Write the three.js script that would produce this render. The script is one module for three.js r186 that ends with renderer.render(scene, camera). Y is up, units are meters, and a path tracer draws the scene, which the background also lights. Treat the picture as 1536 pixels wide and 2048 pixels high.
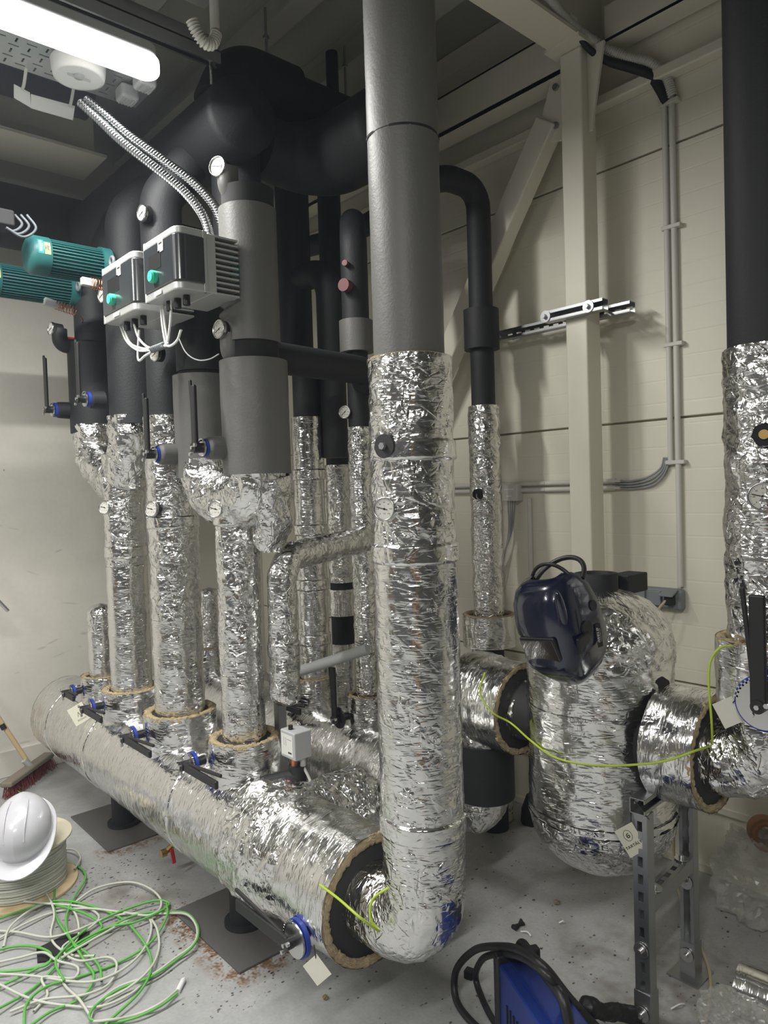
import * as THREE from 'three';
import { RoundedBoxGeometry } from 'three/addons/geometries/RoundedBoxGeometry.js';
import { mergeGeometries } from 'three/addons/utils/BufferGeometryUtils.js';
import { RectAreaLightUniformsLib } from 'three/addons/lights/RectAreaLightUniformsLib.js';
import { createNoise3D } from 'simplex-noise';

// ---------------------------------------------------------------- camera, exposure, lamps
const V = (x, y, z) => new THREE.Vector3(x, y, z);
const F = 1450, CX = 768, CY = 1024, EYE = 1.55;
const scene = new THREE.Scene();
scene.background = new THREE.Color(0x0b0c0d);
scene.fog = new THREE.FogExp2(0xd8e4f5, .005);
const renderer = new THREE.WebGLRenderer({ antialias: true });
renderer.toneMapping = THREE.LinearToneMapping;
renderer.toneMappingExposure = 6.5;
renderer.shadowMap.enabled = true;
RectAreaLightUniformsLib.init();
const camera = new THREE.PerspectiveCamera(2 * Math.atan(1024 / F) * 180 / Math.PI, 0.75, 0.05, 60);
// basis from the two vanishing directions of the room
const camZ = V(-524 - CX, -(1018 - CY), -F).normalize().negate();
const hp = V(-524 - CX, -(1018 - CY), -F), hp2 = hp.clone().add(V(1000, 31, 0));
const camY = hp2.clone().cross(hp).normalize(); if (camY.y < 0) camY.negate();
const camX = camY.clone().cross(camZ);
// rows: the world axes in camera space
const toWorld = (d) => V(camX.dot(d), camY.dot(d), camZ.dot(d));
const ray = (u, v) => toWorld(V((u - CX) / F, -(v - CY) / F, -1));
const eye = V(0, EYE, 0);
const onX = (u, v, x) => { const d = ray(u, v); return eye.clone().addScaledVector(d, x / d.x); };
const onZ = (u, v, z) => { const d = ray(u, v); return eye.clone().addScaledVector(d, z / d.z); };
const onY = (u, v, y = 0) => { const d = ray(u, v); return eye.clone().addScaledVector(d, (y - EYE) / d.y); };
const atD = (u, v, dep) => eye.clone().addScaledVector(ray(u, v), dep);
camera.position.copy(eye);
camera.matrixAutoUpdate = true;
camera.quaternion.setFromRotationMatrix(new THREE.Matrix4().makeBasis(toWorld(V(1, 0, 0)), toWorld(V(0, 1, 0)), toWorld(V(0, 0, 1))));
camera.updateMatrixWorld();
scene.add(camera);
const LAMP_COLOR = new THREE.Color(1.0, 0.985, 0.945), LAMP_GLOW = .6, LAMP_POWER = 34;

// ---------------------------------------------------------------- helpers
function rng(seed) { let a = seed >>> 0; return () => { a = (a + 0x6D2B79F5) | 0; let t = Math.imul(a ^ (a >>> 15), 1 | a); t = (t + Math.imul(t ^ (t >>> 7), 61 | t)) ^ t; return ((t ^ (t >>> 14)) >>> 0) / 4294967296; }; }
const n3 = createNoise3D(rng(7));
const used = {};
function numbered(n) { if (!(n in used)) { used[n] = 0; return n; } used[n]++; return n + '_' + String(used[n]).padStart(3, '0'); }
function thing(name, label, category, base = [0, 0, 0], group) {
  const o = new THREE.Group(); o.name = numbered(name); o.position.set(...base); o.userData = { label, category }; if (group) o.userData.group = group;
  scene.add(o); return o;
}
// geometry comes in world coordinates; it is moved into the frame of its thing
function part(parent, name, geo, mat, label) {
  geo = Array.isArray(geo) ? merge(geo) : geo;
  const m = new THREE.Mesh(geo, mat); m.name = name;
  const p = V(0, 0, 0); let q = parent; while (q && q !== scene) { p.add(q.position); q = q.parent; }
  geo.translate(-p.x, -p.y, -p.z);
  if (label) m.userData.label = label;
  parent.add(m); return m;
}
function merge(list) { return mergeGeometries(list.map((g) => { const h = g.index ? g.toNonIndexed() : g; for (const k of Object.keys(h.attributes)) if (!['position', 'normal', 'uv'].includes(k)) h.deleteAttribute(k); return h; })); }
function struct(name, geo, mat) { const m = new THREE.Mesh(Array.isArray(geo) ? merge(geo) : geo, mat); m.name = name; m.userData.kind = 'structure'; scene.add(m); return m; }
function solo(name, label, category, geo, mat, group) {
  geo = Array.isArray(geo) ? merge(geo) : geo; geo.computeBoundingBox(); const b = geo.boundingBox, c = b.getCenter(V()); c.y = b.min.y;
  geo.translate(-c.x, -c.y, -c.z);
  const m = new THREE.Mesh(geo, mat); m.name = numbered(name); m.position.copy(c); m.userData = { label, category }; if (group) m.userData.group = group; scene.add(m); return m;
}
// uv in metres for boxes, so patterns keep their size
function boxUV(g, s = 1) {
  g = g.index ? g.toNonIndexed() : g; g.computeVertexNormals === 0; const p = g.attributes.position, n = g.attributes.normal, uv = new Float32Array(p.count * 2);
  for (let i = 0; i < p.count; i++) { const ax = Math.abs(n.getX(i)), ay = Math.abs(n.getY(i)), az = Math.abs(n.getZ(i)); let a, b;
    if (ax >= ay && ax >= az) { a = p.getZ(i); b = p.getY(i); } else if (ay >= az) { a = p.getX(i); b = p.getZ(i); } else { a = p.getX(i); b = p.getY(i); }
    uv[2 * i] = a / s; uv[2 * i + 1] = b / s; }
  g.setAttribute('uv', new THREE.BufferAttribute(uv, 2)); return g;
}
function bx(x0, x1, y0, y1, z0, z1, r = 0, s = 1) {
  const w = Math.abs(x1 - x0), h = Math.abs(y1 - y0), d = Math.abs(z1 - z0);
  const g = r > 0 ? new RoundedBoxGeometry(w, h, d, 2, Math.min(r, w * .49, h * .49, d * .49)) : new THREE.BoxGeometry(w, h, d);
  g.translate((x0 + x1) / 2, (y0 + y1) / 2, (z0 + z1) / 2); return boxUV(g, s);
}
// oriented box: centre, axes (unit), half sizes
function obox(c, ax, ay, az, hx, hy, hz, r = 0) {
  const g = r > 0 ? new RoundedBoxGeometry(2 * hx, 2 * hy, 2 * hz, 2, Math.min(r, hx * .98, hy * .98, hz * .98)) : new THREE.BoxGeometry(2 * hx, 2 * hy, 2 * hz);
  const h = boxUV(g); const zz = ax.clone().cross(ay).dot(az) < 0 ? az.clone().negate() : az; h.applyMatrix4(new THREE.Matrix4().makeBasis(ax, ay, zz).setPosition(c)); return h;
}
const UPV = V(0, 1, 0);
function along(g, a, b) { const d = b.clone().sub(a).normalize(); g.applyQuaternion(new THREE.Quaternion().setFromUnitVectors(UPV, d)); g.translate(a.x, a.y, a.z); return g; }
function rod(a, b, r, seg = 16, r2 = r, open = false) { const L = a.distanceTo(b); const g = new THREE.CylinderGeometry(r2, r, L, seg, 1, open); g.translate(0, L / 2, 0); return along(g, a, b); }
// lathe along the line a->dir, profile of [radius, distance]
function lathe(a, dir, prof, seg = 48) { const g = new THREE.LatheGeometry(prof.map((q) => new THREE.Vector2(Math.max(q[0], 1e-5), q[1])), seg); return along(g, a, a.clone().add(dir)); }
// polyline with round bends
function bends(pts, rb, step = .012) {
  const out = []; const push = (p) => { if (!out.length || out[out.length - 1].distanceTo(p) > 1e-5) out.push(p.clone()); };
  const seg = (a, b) => { const n = Math.max(1, Math.ceil(a.distanceTo(b) / step)); for (let i = 0; i <= n; i++) push(a.clone().lerp(b, i / n)); };
  let prev = pts[0];
  for (let i = 1; i < pts.length - 1; i++) {
    const p = pts[i], d1 = p.clone().sub(pts[i - 1]), d2 = pts[i + 1].clone().sub(p), l1 = d1.length(), l2 = d2.length(); d1.normalize(); d2.normalize();
    const th = Math.acos(THREE.MathUtils.clamp(d1.dot(d2), -1, 1)); if (th < 1e-3) { continue; }
    const r = Array.isArray(rb) ? rb[i - 1] : rb; const d = Math.min(r * Math.tan(th / 2), l1 * .49 + (i === 1 ? l1 * .5 : 0), l2 * .49 + (i === pts.length - 2 ? l2 * .5 : 0));
    const a = p.clone().addScaledVector(d1, -d), b = p.clone().addScaledVector(d2, d), k = 4 / 3 * Math.tan(th / 4) * (d / Math.tan(th / 2));
    seg(prev, a);
    const c = new THREE.CubicBezierCurve3(a, a.clone().addScaledVector(d1, k), b.clone().addScaledVector(d2, -k), b); const n = Math.max(6, Math.ceil(c.getLength() / step)); for (let j = 0; j <= n; j++) push(c.getPoint(j / n));
    prev = b;
  }
  seg(prev, pts[pts.length - 1]); return out;
}
// swept pipe with uv in metres; amp crumples the skin, o.fn(s, L, angle) scales the radius, o.dome rounds an end off
function sweep(path, r, o = {}) {
  const { seg = 56, amp = 0, fn, caps = [true, true], tile = .6, dome = [0, 0], f = 1 } = o;
  const N = path.length, S = [0]; for (let i = 1; i < N; i++) S.push(S[i - 1] + path[i].distanceTo(path[i - 1])); const L = S[N - 1];
  const T = path.map((p, i) => path[Math.min(i + 1, N - 1)].clone().sub(path[Math.max(i - 1, 0)]).normalize());
  let nrm = Math.abs(T[0].y) > .9 ? V(1, 0, 0) : V(0, 1, 0); nrm.addScaledVector(T[0], -nrm.dot(T[0])).normalize();
  const pos = [], uv = [], idx = [];
  for (let i = 0; i < N; i++) {
    if (i) { nrm.addScaledVector(T[i], -nrm.dot(T[i])).normalize(); }
    const bin = T[i].clone().cross(nrm); const s = S[i]; let k = 1;
    if (dome[0] && s < dome[0]) k *= Math.sqrt(Math.max(1e-4, 1 - ((dome[0] - s) / dome[0]) ** 2));
    if (dome[1] && L - s < dome[1]) k *= Math.sqrt(Math.max(1e-4, 1 - ((dome[1] - (L - s)) / dome[1]) ** 2));
    for (let j = 0; j <= seg; j++) {
      const a = j / seg * Math.PI * 2, c = Math.cos(a), d = Math.sin(a); const jj = j % seg, aa = jj / seg * Math.PI * 2;
      let R = r * k * (fn ? fn(s, L, aa) : 1);
      const q = path[i].clone().addScaledVector(nrm, c * R).addScaledVector(bin, d * R);
      if (amp) { const q2 = path[i].clone().addScaledVector(nrm, Math.cos(aa) * R).addScaledVector(bin, Math.sin(aa) * R); const w = crumple(q2, f) * amp * Math.min(1, k * 1.5); q.addScaledVector(nrm, c * w).addScaledVector(bin, d * w); }
      pos.push(q.x, q.y, q.z); uv.push(j / seg * Math.PI * 2 * r / tile, s / tile);
    }
  }
  for (let i = 0; i < N - 1; i++) for (let j = 0; j < seg; j++) { const a = i * (seg + 1) + j, b = a + 1, c = a + seg + 1, d = c + 1; idx.push(a, c, b, b, c, d); }
  const g = new THREE.BufferGeometry(); g.setAttribute('position', new THREE.Float32BufferAttribute(pos, 3)); g.setAttribute('uv', new THREE.Float32BufferAttribute(uv, 2)); g.setIndex(idx); g.computeVertexNormals();
  // close the seam of the normals
  const nn = g.attributes.normal; for (let i = 0; i < N; i++) { const a = i * (seg + 1), b = a + seg; const x = nn.getX(a) + nn.getX(b), y = nn.getY(a) + nn.getY(b), z = nn.getZ(a) + nn.getZ(b), l = Math.hypot(x, y, z) || 1; nn.setXYZ(a, x / l, y / l, z / l); nn.setXYZ(b, x / l, y / l, z / l); }
  const list = [g];
  for (const e of [0, 1]) if (caps[e]) { const i0 = e ? (N - 1) * (seg + 1) : 0, c = path[e ? N - 1 : 0], P = [], U = [], I = []; P.push(c.x, c.y, c.z); U.push(0, 0);
    for (let j = 0; j <= seg; j++) { P.push(pos[(i0 + j) * 3], pos[(i0 + j) * 3 + 1], pos[(i0 + j) * 3 + 2]); U.push(Math.cos(j / seg * 6.283) * r / tile, Math.sin(j / seg * 6.283) * r / tile); }
    for (let j = 1; j <= seg; j++) e ? I.push(0, j + 1, j) : I.push(0, j, j + 1);
    const h = new THREE.BufferGeometry(); h.setAttribute('position', new THREE.Float32BufferAttribute(P, 3)); h.setAttribute('uv', new THREE.Float32BufferAttribute(U, 2)); h.setIndex(e ? I.map((v, k2) => I[k2 % 3 === 0 ? k2 : k2 % 3 === 1 ? k2 + 1 : k2 - 1]) : I); h.computeVertexNormals(); list.push(h); }
  return list.length > 1 ? merge(list) : g;
}
function crumple(p, f = 1) { const a = n3(p.x * 11 * f, p.y * 11 * f, p.z * 11 * f), b = 1 - 2 * Math.abs(n3(p.x * 26 * f + 9, p.y * 34 * f, p.z * 26 * f)), c = 1 - 2 * Math.abs(n3(p.x * 58 * f, p.y * 75 * f + 4, p.z * 58 * f)); return .75 * a + .38 * b + .12 * c; }
const tube = (pts, r, seg = 8, n = 0) => { const c = new THREE.CatmullRomCurve3(pts, false, 'centripetal'); return new THREE.TubeGeometry(c, n || Math.max(8, pts.length * 8), r, seg, false); };

// ---------------------------------------------------------------- textures
function pnoise(seed) { // periodic gradient noise
  const r = rng(seed), P = new Uint8Array(512), G = []; const q = [...Array(256).keys()]; for (let i = 255; i > 0; i--) { const j = Math.floor(r() * (i + 1)); [q[i], q[j]] = [q[j], q[i]]; } for (let i = 0; i < 512; i++) P[i] = q[i & 255];
  for (let i = 0; i < 256; i++) { const a = r() * 6.2832; G.push([Math.cos(a), Math.sin(a)]); }
  const fade = (t) => t * t * t * (t * (t * 6 - 15) + 10);
  return (x, y, px, py = px) => { const xi = Math.floor(x), yi = Math.floor(y), fx = x - xi, fy = y - yi; const m = (a, n) => ((a % n) + n) % n;
    const x0 = m(xi, px), x1 = m(xi + 1, px), y0 = m(yi, py), y1 = m(yi + 1, py); const g = (a, b, dx, dy) => { const t = G[P[P[a] + b & 511]]; return t[0] * dx + t[1] * dy; };
    const u = fade(fx), w = fade(fy); const a = g(x0, y0, fx, fy), b = g(x1, y0, fx - 1, fy), c = g(x0, y1, fx, fy - 1), d = g(x1, y1, fx - 1, fy - 1);
    return 1.5 * (a + u * (b - a) + w * ((c + u * (d - c)) - (a + u * (b - a)))); };
}
function grayTex(N, fn) { // height map, normalised
  const h = new Float32Array(N * N); let lo = 1e9, hi = -1e9; for (let y = 0; y < N; y++) for (let x = 0; x < N; x++) { const v = fn(x / N, y / N); h[y * N + x] = v; if (v < lo) lo = v; if (v > hi) hi = v; }
  const d = new Uint8Array(N * N * 4); for (let i = 0; i < N * N; i++) { const v = Math.round((h[i] - lo) / (hi - lo) * 255); d[4 * i] = d[4 * i + 1] = d[4 * i + 2] = v; d[4 * i + 3] = 255; }
  const t = new THREE.DataTexture(d, N, N); t.wrapS = t.wrapT = THREE.RepeatWrapping; t.magFilter = THREE.LinearFilter; t.minFilter = THREE.LinearMipmapLinearFilter; t.generateMipmaps = true; t.needsUpdate = true; return t;
}
function colorTex(N, M, fn) { // fn -> [r,g,b] in 0..1 sRGB
  const d = new Uint8Array(N * M * 4); for (let y = 0; y < M; y++) for (let x = 0; x < N; x++) { const c = fn(x / N, y / M), i = (y * N + x) * 4; d[i] = c[0] * 255; d[i + 1] = c[1] * 255; d[i + 2] = c[2] * 255; d[i + 3] = 255; }
  const t = new THREE.DataTexture(d, N, M); t.wrapS = t.wrapT = THREE.RepeatWrapping; t.magFilter = THREE.LinearFilter; t.minFilter = THREE.LinearMipmapLinearFilter; t.generateMipmaps = true; t.colorSpace = THREE.SRGBColorSpace; t.needsUpdate = true; return t;
}
function canvasTex(w, h, draw) { const c = document.createElement('canvas'); c.width = w; c.height = h; const g = c.getContext('2d'); draw(g, w, h); const t = new THREE.CanvasTexture(c); t.colorSpace = THREE.SRGBColorSpace; t.needsUpdate = true; return t; }
const pA = pnoise(11), pB = pnoise(23), pC = pnoise(37), pD = pnoise(53);
// facets: every cell of a jittered grid is a small tilted plane, the highest plane wins
function facets(seed, n, m, tilt) { const r = rng(seed), C = []; for (let i = 0; i < n * m; i++) C.push([r(), r(), (r() - .5) * 2 * tilt, (r() - .5) * 2 * tilt, r() * .35]);
  return (u, v) => { u *= n; v *= m; const xi = Math.floor(u), yi = Math.floor(v); let best = -1e9;
    for (let j = -1; j <= 1; j++) for (let i = -1; i <= 1; i++) { const a = ((xi + i) % n + n) % n, b = ((yi + j) % m + m) % m, c = C[b * n + a]; const dx = u - (xi + i + c[0]), dy = v - (yi + j + c[1]); const h = c[4] + c[2] * dx + c[3] * dy - (dx * dx + dy * dy) * .9; if (h > best) best = h; } return best; }; }
const fa = facets(3, 16, 22, .9), fb = facets(5, 34, 50, .9), fc = facets(9, 9, 14, .7);
const ridge = (p, u, v, n, m) => 1 - Math.abs(p(u * n, v * m, n, m)) * 2;
// short straight creases: thin bright folds scattered over the sheet
function creases(seed, count, N, len, wid, tiltMax) { const r = rng(seed), h = new Float32Array(N * N);
  for (let i = 0; i < count; i++) { const cx = r() * N, cy = r() * N, L = N * len * (.3 + r()), an = (r() - .5) * 2 * tiltMax, a = .35 + .65 * r(), w = N * wid * (.6 + r()), c = Math.cos(an), s = Math.sin(an), R = Math.ceil(L / 2 + w), sg = r() < .35 ? -1 : 1;
    for (let y = -R; y <= R; y++) for (let x = -R; x <= R; x++) { const p = x * c + y * s, q = -x * s + y * c; if (Math.abs(p) > L / 2 || Math.abs(q) > w * 2) continue; const k = a * (1 - (2 * p / L) ** 2) * Math.max(0, 1 - Math.abs(q) / (w * (q > 0 ? 1 : 1.9))); if (k <= 0) continue; const X = ((Math.round(cx + x) % N) + N) % N, Y = ((Math.round(cy + y) % N) + N) % N, j = Y * N + X; if (k > Math.abs(h[j])) h[j] = k * sg; } }
  return (u, v) => h[Math.min(N - 1, Math.floor(v * N)) * N + Math.min(N - 1, Math.floor(u * N))]; }
const crA = creases(71, 900, 1024, .05, .0035, 1.5), crB = creases(73, 1300, 1024, .07, .0022, .22), crC = creases(79, 260, 1024, .11, .006, 1.5);
const crumpleTex = grayTex(1024, (u, v) => { const wu = u + .01 * pA(u * 9, v * 9, 9), wv = v + .01 * pB(u * 9, v * 9, 9); return .5 * fc(wu, wv) + .34 * fa(wu, wv) + .12 * fb(wu, wv) + .4 * crC(u, v) + .26 * crA(u, v) + .13 * crB(u, v) + .25 * pC(u * 6, v * 6, 6) + .012 * pA(u * 150, v * 150, 150); });
const scrimTex = grayTex(1024, (u, v) => { const g = Math.max(0, Math.abs(((u * 72) % 1) - .5) - .4) + Math.max(0, Math.abs(((v * 72) % 1) - .5) - .4); return .5 * crB(u, v) + .16 * crA(u, v) + .22 * crC(u, v) + .5 * pC(u * 4, v * 7, 4, 7) + .22 * pD(u * 9, v * 22, 9, 22) + .1 * fa(u, v) + .35 * g + .015 * pA(u * 150, v * 150, 150); });
const foamTex = grayTex(512, (u, v) => .5 * pA(u * 60, v * 60, 60) + .5 * pB(u * 130, v * 130, 130) + .25 * pC(u * 14, v * 14, 14));
const woolTex = grayTex(256, (u, v) => pA(u * 30, v * 30, 30) + .7 * pB(u * 64, v * 64, 64) + .5 * pC(u * 9, v * 9, 9));

// ---------------------------------------------------------------- materials
const lin = (r, g, b) => new THREE.Color().setRGB(r, g, b);
const std = (o) => new THREE.MeshStandardMaterial(o), phys = (o) => new THREE.MeshPhysicalMaterial(o);
const M = {
  foil: std({ color: lin(.78, .78, .77), metalness: 1, roughness: .19, bumpMap: crumpleTex, bumpScale: .009 }),
  foilSoft: std({ color: lin(.78, .78, .77), metalness: 1, roughness: .17, bumpMap: scrimTex, bumpScale: .0035 }),
  foilTape: std({ color: lin(.8, .8, .79), metalness: 1, roughness: .17, bumpMap: crumpleTex, bumpScale: .005 }),
  foam: std({ color: lin(.011, .012, .014), roughness: .65, bumpMap: foamTex, bumpScale: .0006 }),
  foamGrey: std({ color: lin(.12, .12, .114), roughness: .5, bumpMap: foamTex, bumpScale: .0005 }),
  wool: std({ color: lin(.52, .42, .25), roughness: 1, bumpMap: woolTex, bumpScale: .006 }),
  black: std({ color: lin(.012, .012, .013), roughness: .45 }),
  blackMatte: std({ color: lin(.014, .014, .015), roughness: .85 }),
  rubber: std({ color: lin(.02, .02, .021), roughness: .7 }),
  blue: std({ color: lin(.02, .045, .3), roughness: .4 }),
  zinc: std({ color: lin(.42, .43, .44), metalness: 1, roughness: .4 }),
  steel: std({ color: lin(.62, .62, .62), metalness: 1, roughness: .3 }),
  brass: std({ color: lin(.62, .42, .16), metalness: 1, roughness: .35 }),
  copper: std({ color: lin(.6, .28, .16), metalness: 1, roughness: .35 }),
  red: std({ color: lin(.42, .025, .03), roughness: .4 }),
  dullRed: std({ color: lin(.14, .03, .035), roughness: .5 }),
  cableDark: std({ color: lin(.07, .08, .09), roughness: .5 }),
  chrome: std({ color: lin(.42, .43, .44), metalness: 1, roughness: .22 }),
  white: std({ color: lin(.78, .78, .76), roughness: .5 }),
  pvc: std({ color: lin(.62, .61, .56), roughness: .5 }),
  cableWhite: std({ color: lin(.56, .57, .5), roughness: .5 }),
  cableGreen: std({ color: lin(.12, .42, .08), roughness: .45 }),
  cableYG: std({ color: lin(.42, .55, .05), roughness: .45 }),
  cableGrey: std({ color: lin(.3, .31, .31), roughness: .5 }),
  paint: std({ color: lin(.74, .71, .59), roughness: .45 }),
  wall: std({ color: lin(.72, .69, .57), roughness: .6 }),
  plaster: std({ color: lin(.64, .62, .55), roughness: .8 }),
  ceil: std({ color: lin(.34, .34, .31), roughness: .7 }),
  hall: std({ color: lin(.2, .2, .19), roughness: .7 }),
  tray: std({ color: lin(.6, .61, .61), metalness: .9, roughness: .38 }),
  silver: std({ color: lin(.55, .56, .55), metalness: .5, roughness: .42 }),
  screen: phys({ color: lin(.035, .04, .045), roughness: .25, clearcoat: .8, clearcoatRoughness: .15 }),
  teal: std({ color: lin(.022, .13, .13), roughness: .45 }),
  mint: std({ color: lin(.06, .62, .4), roughness: .45 }),
  greyPlastic: std({ color: lin(.22, .24, .25), roughness: .5 }),
  lightGrey: std({ color: lin(.42, .43, .43), roughness: .55 }),
  paper: std({ color: lin(.7, .69, .6), roughness: .8, side: THREE.DoubleSide }),
  wood: std({ color: lin(.5, .38, .22), roughness: .75 }),
};
// ---------------------------------------------------------------- the room
const XW = 2.78, ZW = -4.43, CEIL = 3.74, XB = -5.4, ZB = 5.0;
{ // floor: painted concrete with dust, rust round the plates and grime under the pipes
  const x0 = -1.3, x1 = 2.9, z0 = -4.5, z1 = -.3, r = rng(91);
  const sp = []; for (let i = 0; i < 2600; i++) { const c = r(); let x, z; if (c > .72) { x = 1.3 + r() * 1.45; z = -2.1 + r() * 1.7; } else if (c < .22) { x = 1.0 + (r() - .5) * .5; z = -2.75 + (r() - .5) * .8; } else if (c < .45) { x = 1.25 + (r() - .5) * .55; z = -2.25 + (r() - .5) * .7; } else { x = x0 + r() * (x1 - x0); z = z0 + r() * (z1 - z0); } sp.push([x, z, .0015 + r() * r() * .006, .35 + r() * .4]); }
  const grid = {}; for (const s of sp) { const k = Math.floor(s[0] * 8) + ',' + Math.floor(s[1] * 8); (grid[k] ||= []).push(s); }
  const seg = (x, z, ax, az, bx_, bz) => { const dx = bx_ - ax, dz = bz - az, t = THREE.MathUtils.clamp(((x - ax) * dx + (z - az) * dz) / (dx * dx + dz * dz), 0, 1); return Math.hypot(x - ax - t * dx, z - az - t * dz); };
  const map = colorTex(2048, 2048, (u, v) => { const x = x0 + u * (x1 - x0), z = z1 + v * (z0 - z1);
    const a = pA(u * 9, v * 9, 9), b = pB(u * 31, v * 31, 31), c = pC(u * 120, v * 120, 120), e = pD(u * 420, v * 420, 420);
    let g = .66 + .025 * a + .02 * b + .018 * c + .025 * e; let R = g, G = g + .003, B = g + .002;
    // grime between the plates
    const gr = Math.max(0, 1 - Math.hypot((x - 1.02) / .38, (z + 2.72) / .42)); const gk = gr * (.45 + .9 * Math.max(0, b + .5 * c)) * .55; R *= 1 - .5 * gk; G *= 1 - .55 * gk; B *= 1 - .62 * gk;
    // rust dust along the edges of the plates
    const d1 = Math.min(seg(x, z, 1.13, -2.53, 1.14, -2.05), seg(x, z, 1.14, -2.05, 1.5, -2.03), seg(x, z, 1.14, -3.16, 1.5, -3.15)); const ru = Math.max(0, 1 - d1 / .085) * Math.max(0, .35 + c * .9 + e * .9 + b * .4); const k = Math.min(.8, ru); R += (.40 - R) * k; G += (.27 - G) * k; B += (.17 - B) * k;
    // worn, scuffed areas on the right
    const tr = Math.max(0, 1 - Math.hypot((x - 2.0) / .7, (z + 1.05) / .6)) * Math.max(0, .25 + b * .8 + c * .7) * .3; R *= 1 - tr * .8; G *= 1 - tr * .9; B *= 1 - tr; const sc = Math.max(0, b * .6 + a * .5 - .12) * .22; R *= 1 - sc; G *= 1 - sc; B *= 1 - sc * 1.05;
    const ci = Math.floor(x * 8), cj = Math.floor(z * 8); for (let i = -1; i <= 1; i++) for (let j = -1; j <= 1; j++) for (const s of grid[(ci + i) + ',' + (cj + j)] || []) { const d = Math.hypot(x - s[0], (z - s[1]) * (1 + s[3])); if (d < s[2]) { R *= s[3]; G *= s[3] * .97; B *= s[3] * .92; } }
    return [R, G, B]; });
  map.wrapS = map.wrapT = THREE.ClampToEdgeWrapping;
  const rough = grayTex(512, (u, v) => pA(u * 8, v * 8, 8) + .6 * pB(u * 30, v * 30, 30) + .3 * pC(u * 90, v * 90, 90));
  const g = new THREE.BoxGeometry(x1 - x0, .1, z1 - z0); g.translate((x0 + x1) / 2, -.05, (z0 + z1) / 2);
  { const p = g.attributes.position, uv = g.attributes.uv; for (let i = 0; i < p.count; i++) uv.setXY(i, (p.getX(i) - x0) / (x1 - x0), (z1 - p.getZ(i)) / (z1 - z0)); }
  struct('floor', g, std({ map, roughness: .5, bumpMap: rough, bumpScale: .0015 }));
  const fm = std({ color: new THREE.Color(.66, .663, .662).convertSRGBToLinear(), roughness: .5 });
  struct('floor_001', [bx(XB, x0, -.1, 0, ZW - .1, ZB), bx(x0, x1, -.1, 0, z1, ZB)], fm);
}
{ // end wall (plaster, scuffed)
  const r = rng(17), marks = []; for (let i = 0; i < 70; i++) marks.push([-.6 + r() * 2.2, .15 + r() * 1.9, .01 + r() * .05, .003 + r() * .008, (r() - .5) * .9, .05 + r() * .13]);
  for (let i = 0; i < 90; i++) marks.push([.7 + r() * .35, .55 + r() * .25, .002 + r() * .004, .002 + r() * .004, 0, .25]);
  marks.push([.79, 1.745, .01, .026, .35, .62], [.81, 1.735, .01, .018, .2, .5], [1.12, 1.72, .004, .008, 0, .5]);
  const w0 = -.9, w1 = 2.1, map = colorTex(1024, 1024, (u, v) => { const x = w0 + u * (w1 - w0), y = v * 3; let g = 1 + .018 * pA(u * 7, v * 7, 7) + .014 * pB(u * 26, v * 26, 26) + .012 * pC(u * 140, v * 140, 140);
    for (const m of marks) { const dx = x - m[0], dy = y - m[1]; if (Math.abs(dx) > .08 || Math.abs(dy) > .08) continue; const c = Math.cos(m[4]), s = Math.sin(m[4]), a = (dx * c + dy * s) / m[2], b = (-dx * s + dy * c) / m[3], d = a * a + b * b; if (d < 1) g *= 1 - m[5] * (1 - d) * (.6 + .6 * Math.abs(pD(u * 200, v * 200, 200))); }
    return [.845 * g, .835 * g, .795 * g].map((q) => Math.min(1, q)); });
  const g = bx(w0, w1, 0, 3, ZW - .14, ZW - .02); { const p = g.attributes.position, uv = g.attributes.uv; for (let i = 0; i < p.count; i++) uv.setXY(i, (p.getX(i) - w0) / (w1 - w0), p.getY(i) / 3); }
  map.wrapS = map.wrapT = THREE.ClampToEdgeWrapping;
  const wl = struct('wall_left', g, std({ map, roughness: .75 }));
  part(wl, 'wall_section', [bx(XB, w0, 0, CEIL, ZW - .14, ZW - .02), bx(w1, XW + .1, 0, CEIL, ZW - .14, ZW - .02), bx(w0, w1, 3, CEIL, ZW - .14, ZW - .02)], M.plaster);
  struct('baseboard_left', [bx(XB, XW, 0, .15, ZW - .03, ZW, .006)], M.plaster);
}
{ // panel wall with horizontal joints
  const ribs = grayTex(512, (u, v) => { const k = (v * 12) % 1; return (k < .06 ? -1 : 0) + .02 * pA(u * 40, v * 40, 40); });
  const pm = std({ color: lin(.74, .71, .59), roughness: .5, bumpMap: ribs, bumpScale: .0005 });
  const seams = [.262, .742, 1.795, 2.858, CEIL]; const W = struct('wall_right', [bx(XW + .03, XW + .16, 0, CEIL, ZW - .1, ZB)], M.wall);
  for (let i = 0; i < 4; i++) part(W, 'wall_panel', bx(XW, XW + .035, seams[i] + (i ? .004 : 0), seams[i + 1] - .004, ZW - .02, ZB, .004, 1.06), pm);
  struct('trim_1', bx(XW - .006, XW + .03, .255, .285, ZW, ZB, .004), M.paint);
  struct('baseboard_right', [bx(XW + .012, XW + .04, 0, .255, ZW, ZB, 0), bx(XW - .005, XW + .02, 0, .035, ZW, ZB, .004)], M.paint);
  struct('trim_2', bx(XW - .06, XW, 3.1, 3.145, ZW, ZB, .008), M.paint);
}
struct('wall_back', bx(XB, XW + .1, 0, CEIL, ZB, ZB + .12), M.hall);
struct('door_1', bx(-.6, 1.6, 0, 2.6, ZB - .06, ZB), std({ color: lin(.12, .13, .14), roughness: .5 }));  // invented door out of view, gives the foil something dark to mirror
struct('door_2', bx(XB, XB + .06, 0, 2.4, -2.6, -.6), std({ color: lin(.12, .13, .14), roughness: .5 }));  // second invented door, also only there to vary the reflections
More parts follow.
